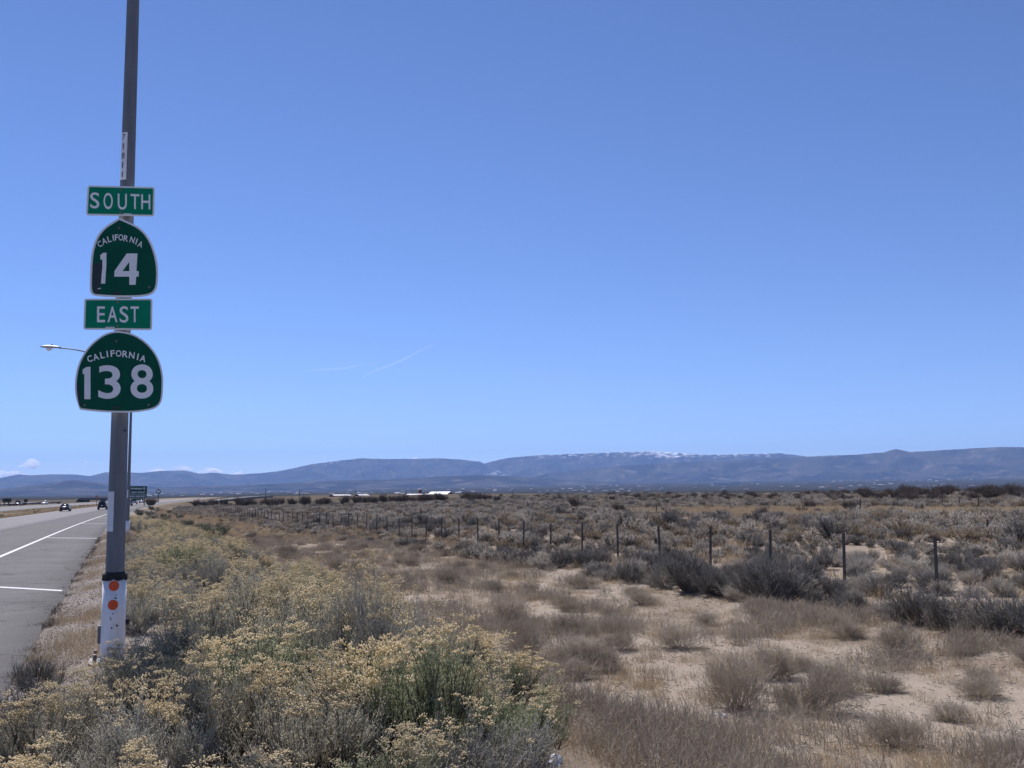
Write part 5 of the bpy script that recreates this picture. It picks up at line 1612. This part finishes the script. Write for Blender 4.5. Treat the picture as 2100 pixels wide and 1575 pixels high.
# ---- dry grass and weeds nobody could count
def mass(name, mes, label, cat, n, u0, u1, s0, s1, pw, dens, sc0, sc1, seed):
    rgm = np.random.default_rng(seed)
    S = s0 + rgm.random(n) ** pw * (s1 - s0); U = u0 + rgm.random(n) * (u1 - u0)
    X, Y = xy(U, S); Z = height(U, S)
    keep = in_view(X, Y, Z) & (rgm.random(n) < dens(X, Y, U, S)) & (np.hypot(X, Y) > 3.0)
    X, Y, Z = X[keep], Y[keep], Z[keep]; m = len(X)
    srcs = []
    for i, me in enumerate(mes):
        j = m - 1 - i
        o = mobj(cat.split()[-1] + "_clump", me); o.location = (X[j], Y[j], Z[j] - 0.01)
        tag(o, label, cat, kind="stuff"); srcs.append(o)
    pts = [(X[i], Y[i], Z[i] - 0.01, rgm.uniform(0, 6.28), rgm.uniform(sc0, sc1), int(rgm.integers(0, len(mes)))) for i in range(m - len(mes))]
    print(name, m)
    return scatter(name, srcs, pts, label, cat)
def d_weed(X, Y, U, S):
    f = fbm(X / 1.7, Y / 1.7, 81); nearsand = (1 - smooth(9, 14, S)) * smooth(5.2, 6.2, U) * (1 - smooth(9.5, 11.5, U))
    return smooth(0.46, 0.64, f) * (1 - 0.72 * nearsand) * (1 - 0.4 * smooth(14, 22, S)) + 0.5 * smooth(3.2, 3.8, U) * (1 - smooth(4.6, 5.6, U))
mass("dry_weeds", WEED, "thin reddish-brown weeds standing over the wash floor", "weeds", 19000, 3.2, 14.0, 4.0, 75, 1.35, d_weed, 0.5, 1.25, 91)
mass("dry_grass", GRASS, "short straw-coloured grass between the weeds and shrubs", "dry grass", 17000, -0.7, 16.0, 4.0, 75, 1.3, lambda X, Y, U, S: 0.16 + 0.7 * smooth(0.48, 0.66, fbm(X / 1.3, Y / 1.3, 83)), 0.45, 1.1, 92)
mass("tan_grass_patch", GRASS_F[:1], "clearing of pale tan grass below the field crest", "dry grass", 9000, 48, 82, 44, 124, 1.0, lambda X, Y, U, S: (((U - 64) / 13) ** 2 + ((S - 84) / 34) ** 2 < 1.1) * 0.95, 0.8, 1.4, 95)
mass("far_wash_grass", GRASS_F[1:], "tan dry grass over the far end of the wash beside the roadside strip", "dry grass", 9000, 3.5, 15.5, 62, 260, 1.0, lambda X, Y, U, S: 0.35 + 0.6 * smooth(0.40, 0.6, fbm(X / 3, Y / 3, 89)), 0.55, 1.05, 98)
for k in range(60):
    s_ = rgd.uniform(70, 240); u_ = rgd.uniform(6.0, 13.5); x, y = [float(v) for v in xy(u_, s_)]
    o = plant_thing("dry_bush", rgd.choice(TAN_F + SALT_F[:2]), x, y, rgd.uniform(0.6, 1.1), "x", "shrub", DG)
    defer(o, "fardry", "small bush at the far end of the wash, # one going away", y)
EDGE = [tuft(70 + k, 22, 0.10, 0.7, 0.0025, 2, M_stem, "edge_weed") for k in range(2)]
mass("edge_weeds", EDGE, "dark dead weeds along the crumbling pavement edge", "weeds", 1500, -1.0, -0.72, 5, 60, 1.4, lambda X, Y, U, S: 0.4 * smooth(0.45, 0.62, fbm(S / 0.8, U * 0, 87)), 0.35, 0.9, 96)
mass("field_grass", GRASS_F, "tan dry grass filling the gaps between the field shrubs", "dry grass", 60000, 14.5, 128, -30, 220, 1.0, lambda X, Y, U, S: 0.25 + 0.6 * smooth(0.45, 0.65, fbm(X / 6, Y / 6, 85)), 0.6, 1.2, 93)
P_ = []
rgk = np.random.default_rng(77)
n_ = 15000
S = 5 + rgk.random(n_) ** 1.6 * 40; U = rgk.uniform(3.6, 15.5, n_); X, Y = xy(U, S); Z = height(U, S)
kp = in_view(X, Y, Z) & (np.hypot(X, Y) > 4); X, Y, Z = X[kp], Y[kp], Z[kp]; n_ = len(X)
aa = rgk.uniform(0, 6.28, n_); L_ = rgk.uniform(0.015, 0.09, n_)
A_ = np.stack([X, Y, Z + 0.006], -1); B_ = A_ + np.stack([np.cos(aa) * L_, np.sin(aa) * L_, rgk.uniform(0, 0.025, n_)], -1)
v_, q_ = tubes(np.stack([A_, B_], 1), np.broadcast_to(rgk.uniform(0.0015, 0.005, n_)[:, None], (n_, 2)).copy(), rgk)
tag(mobj("twig_litter", mesh_data("twig_litter", v_, q_, M_stem)), "dark bits of twig and seed husk strewn on the wash sand", "twigs", kind="stuff")
mass("median_grass", GRASS_F, "yellow-brown dry grass in the freeway median", "dry grass", 9000, -26.0, -15.8, 60, 420, 1.0, lambda X, Y, U, S: 0.7 + 0 * X, 0.5, 1.0, 94)
rgm_ = random.Random(41)
MG = "scrub beyond the opposite lanes"
for k in range(70):
    s_ = rgm_.uniform(190, 520); u_ = rgm_.uniform(-90, -50)
    x, y = [float(v) for v in xy(u_, s_)]
    if not -40 < float(proj(x, y, 0)[0]) < 215: continue
    defer(plant_thing("creosote_bush", rgm_.choice(CREO), x, y, rgm_.uniform(0.5, 0.95), "x", "shrub", MG), "opp", "dark low bush beyond the opposite lanes, # from the frame edge", float(proj(x, y, 0)[0]))
for k in range(26):
    s_ = rgm_.uniform(110, 360); u_ = rgm_.uniform(-25, -17.5)
    x, y = [float(v) for v in xy(u_, s_)]
    if not -40 < float(proj(x, y, 0)[0]) < 215: continue
    defer(plant_thing("green_saltbush", rgm_.choice(GREENB), x, y, rgm_.uniform(0.4, 0.7), "x", "shrub", "bushes in the median"), "med", "small olive bush in the median grass, # from the frame edge", float(proj(x, y, 0)[0]))

# ---- roadside gravel stones (joined: far too many to count)
rgv = np.random.default_rng(97)
n = 5200
S = 7.5 + rgv.random(n) ** 1.5 * 40; U = -0.92 + np.abs(rgv.normal(0, 0.55, n))
X, Y = xy(U, S); Z = height(U, S)
V, T = blobs(np.stack([X, Y, Z + 0.004], -1), rgv.uniform(0.004, 0.015, n) , rgv, 0.6)
M_stone = plant("gravel_stones", [(0.14, 0.115, 0.095), (0.20, 0.165, 0.135), (0.10, 0.09, 0.082), (0.27, 0.225, 0.19)], 0.9, 0, 0.1)
tag(mobj("gravel", mesh_data("gravel", V, T, M_stone)), "loose grey gravel along the broken pavement edge", "gravel", kind="stuff")

# ---- litter
M_trash = plain("white_litter_plastic", (0.72, 0.72, 0.72), (0.5, 0.5, 0.52), 0.5, 0, 20)
M_redt = plain("red_litter", (0.45, 0.05, 0.05), (0.6, 0.35, 0.33), 0.5, 0, 20)
def litter(px, py, size, mat, label, seed):
    p = on_ground(px, py); rgl = random.Random(seed)
    bm = bmesh.new(); bmesh.ops.create_icosphere(bm, subdivisions=2, radius=1)
    for v in bm.verts:
        k = rgl.uniform(0.6, 1.15)
        v.co = Vector((v.co.x * size * k, v.co.y * size * 0.6 * k, max(0, v.co.z) * size * 0.55 * k + rgl.uniform(0, 0.1) * size))
    me = bpy.data.meshes.new("litter"); bm.to_mesh(me); bm.free(); me.materials.append(mat)
    o = mobj("crumpled_litter", me); o.location = p; o.rotation_euler = (0, 0, rgl.uniform(0, 3))
    return tag(o, label, "litter")
litter(1362, 1484, 0.085, M_trash, "crumpled greyish plastic scrap on the sand below the large hazy bush", 1)
litter(1463, 1468, 0.06, M_trash, "small white paper scrap beside the large hazy bush, first of two", 2)
litter(1484, 1471, 0.07, M_trash, "brighter white paper scrap beside the large hazy bush, second of two", 3)
litter(1138, 1568, 0.10, M_trash, "pale crumpled plastic at the foot of the low green rabbitbrush", 4)
litter(172, 1271, 0.045, M_redt, "small red and white wrapper on the gravel beside the pole", 5)

settle_labels()
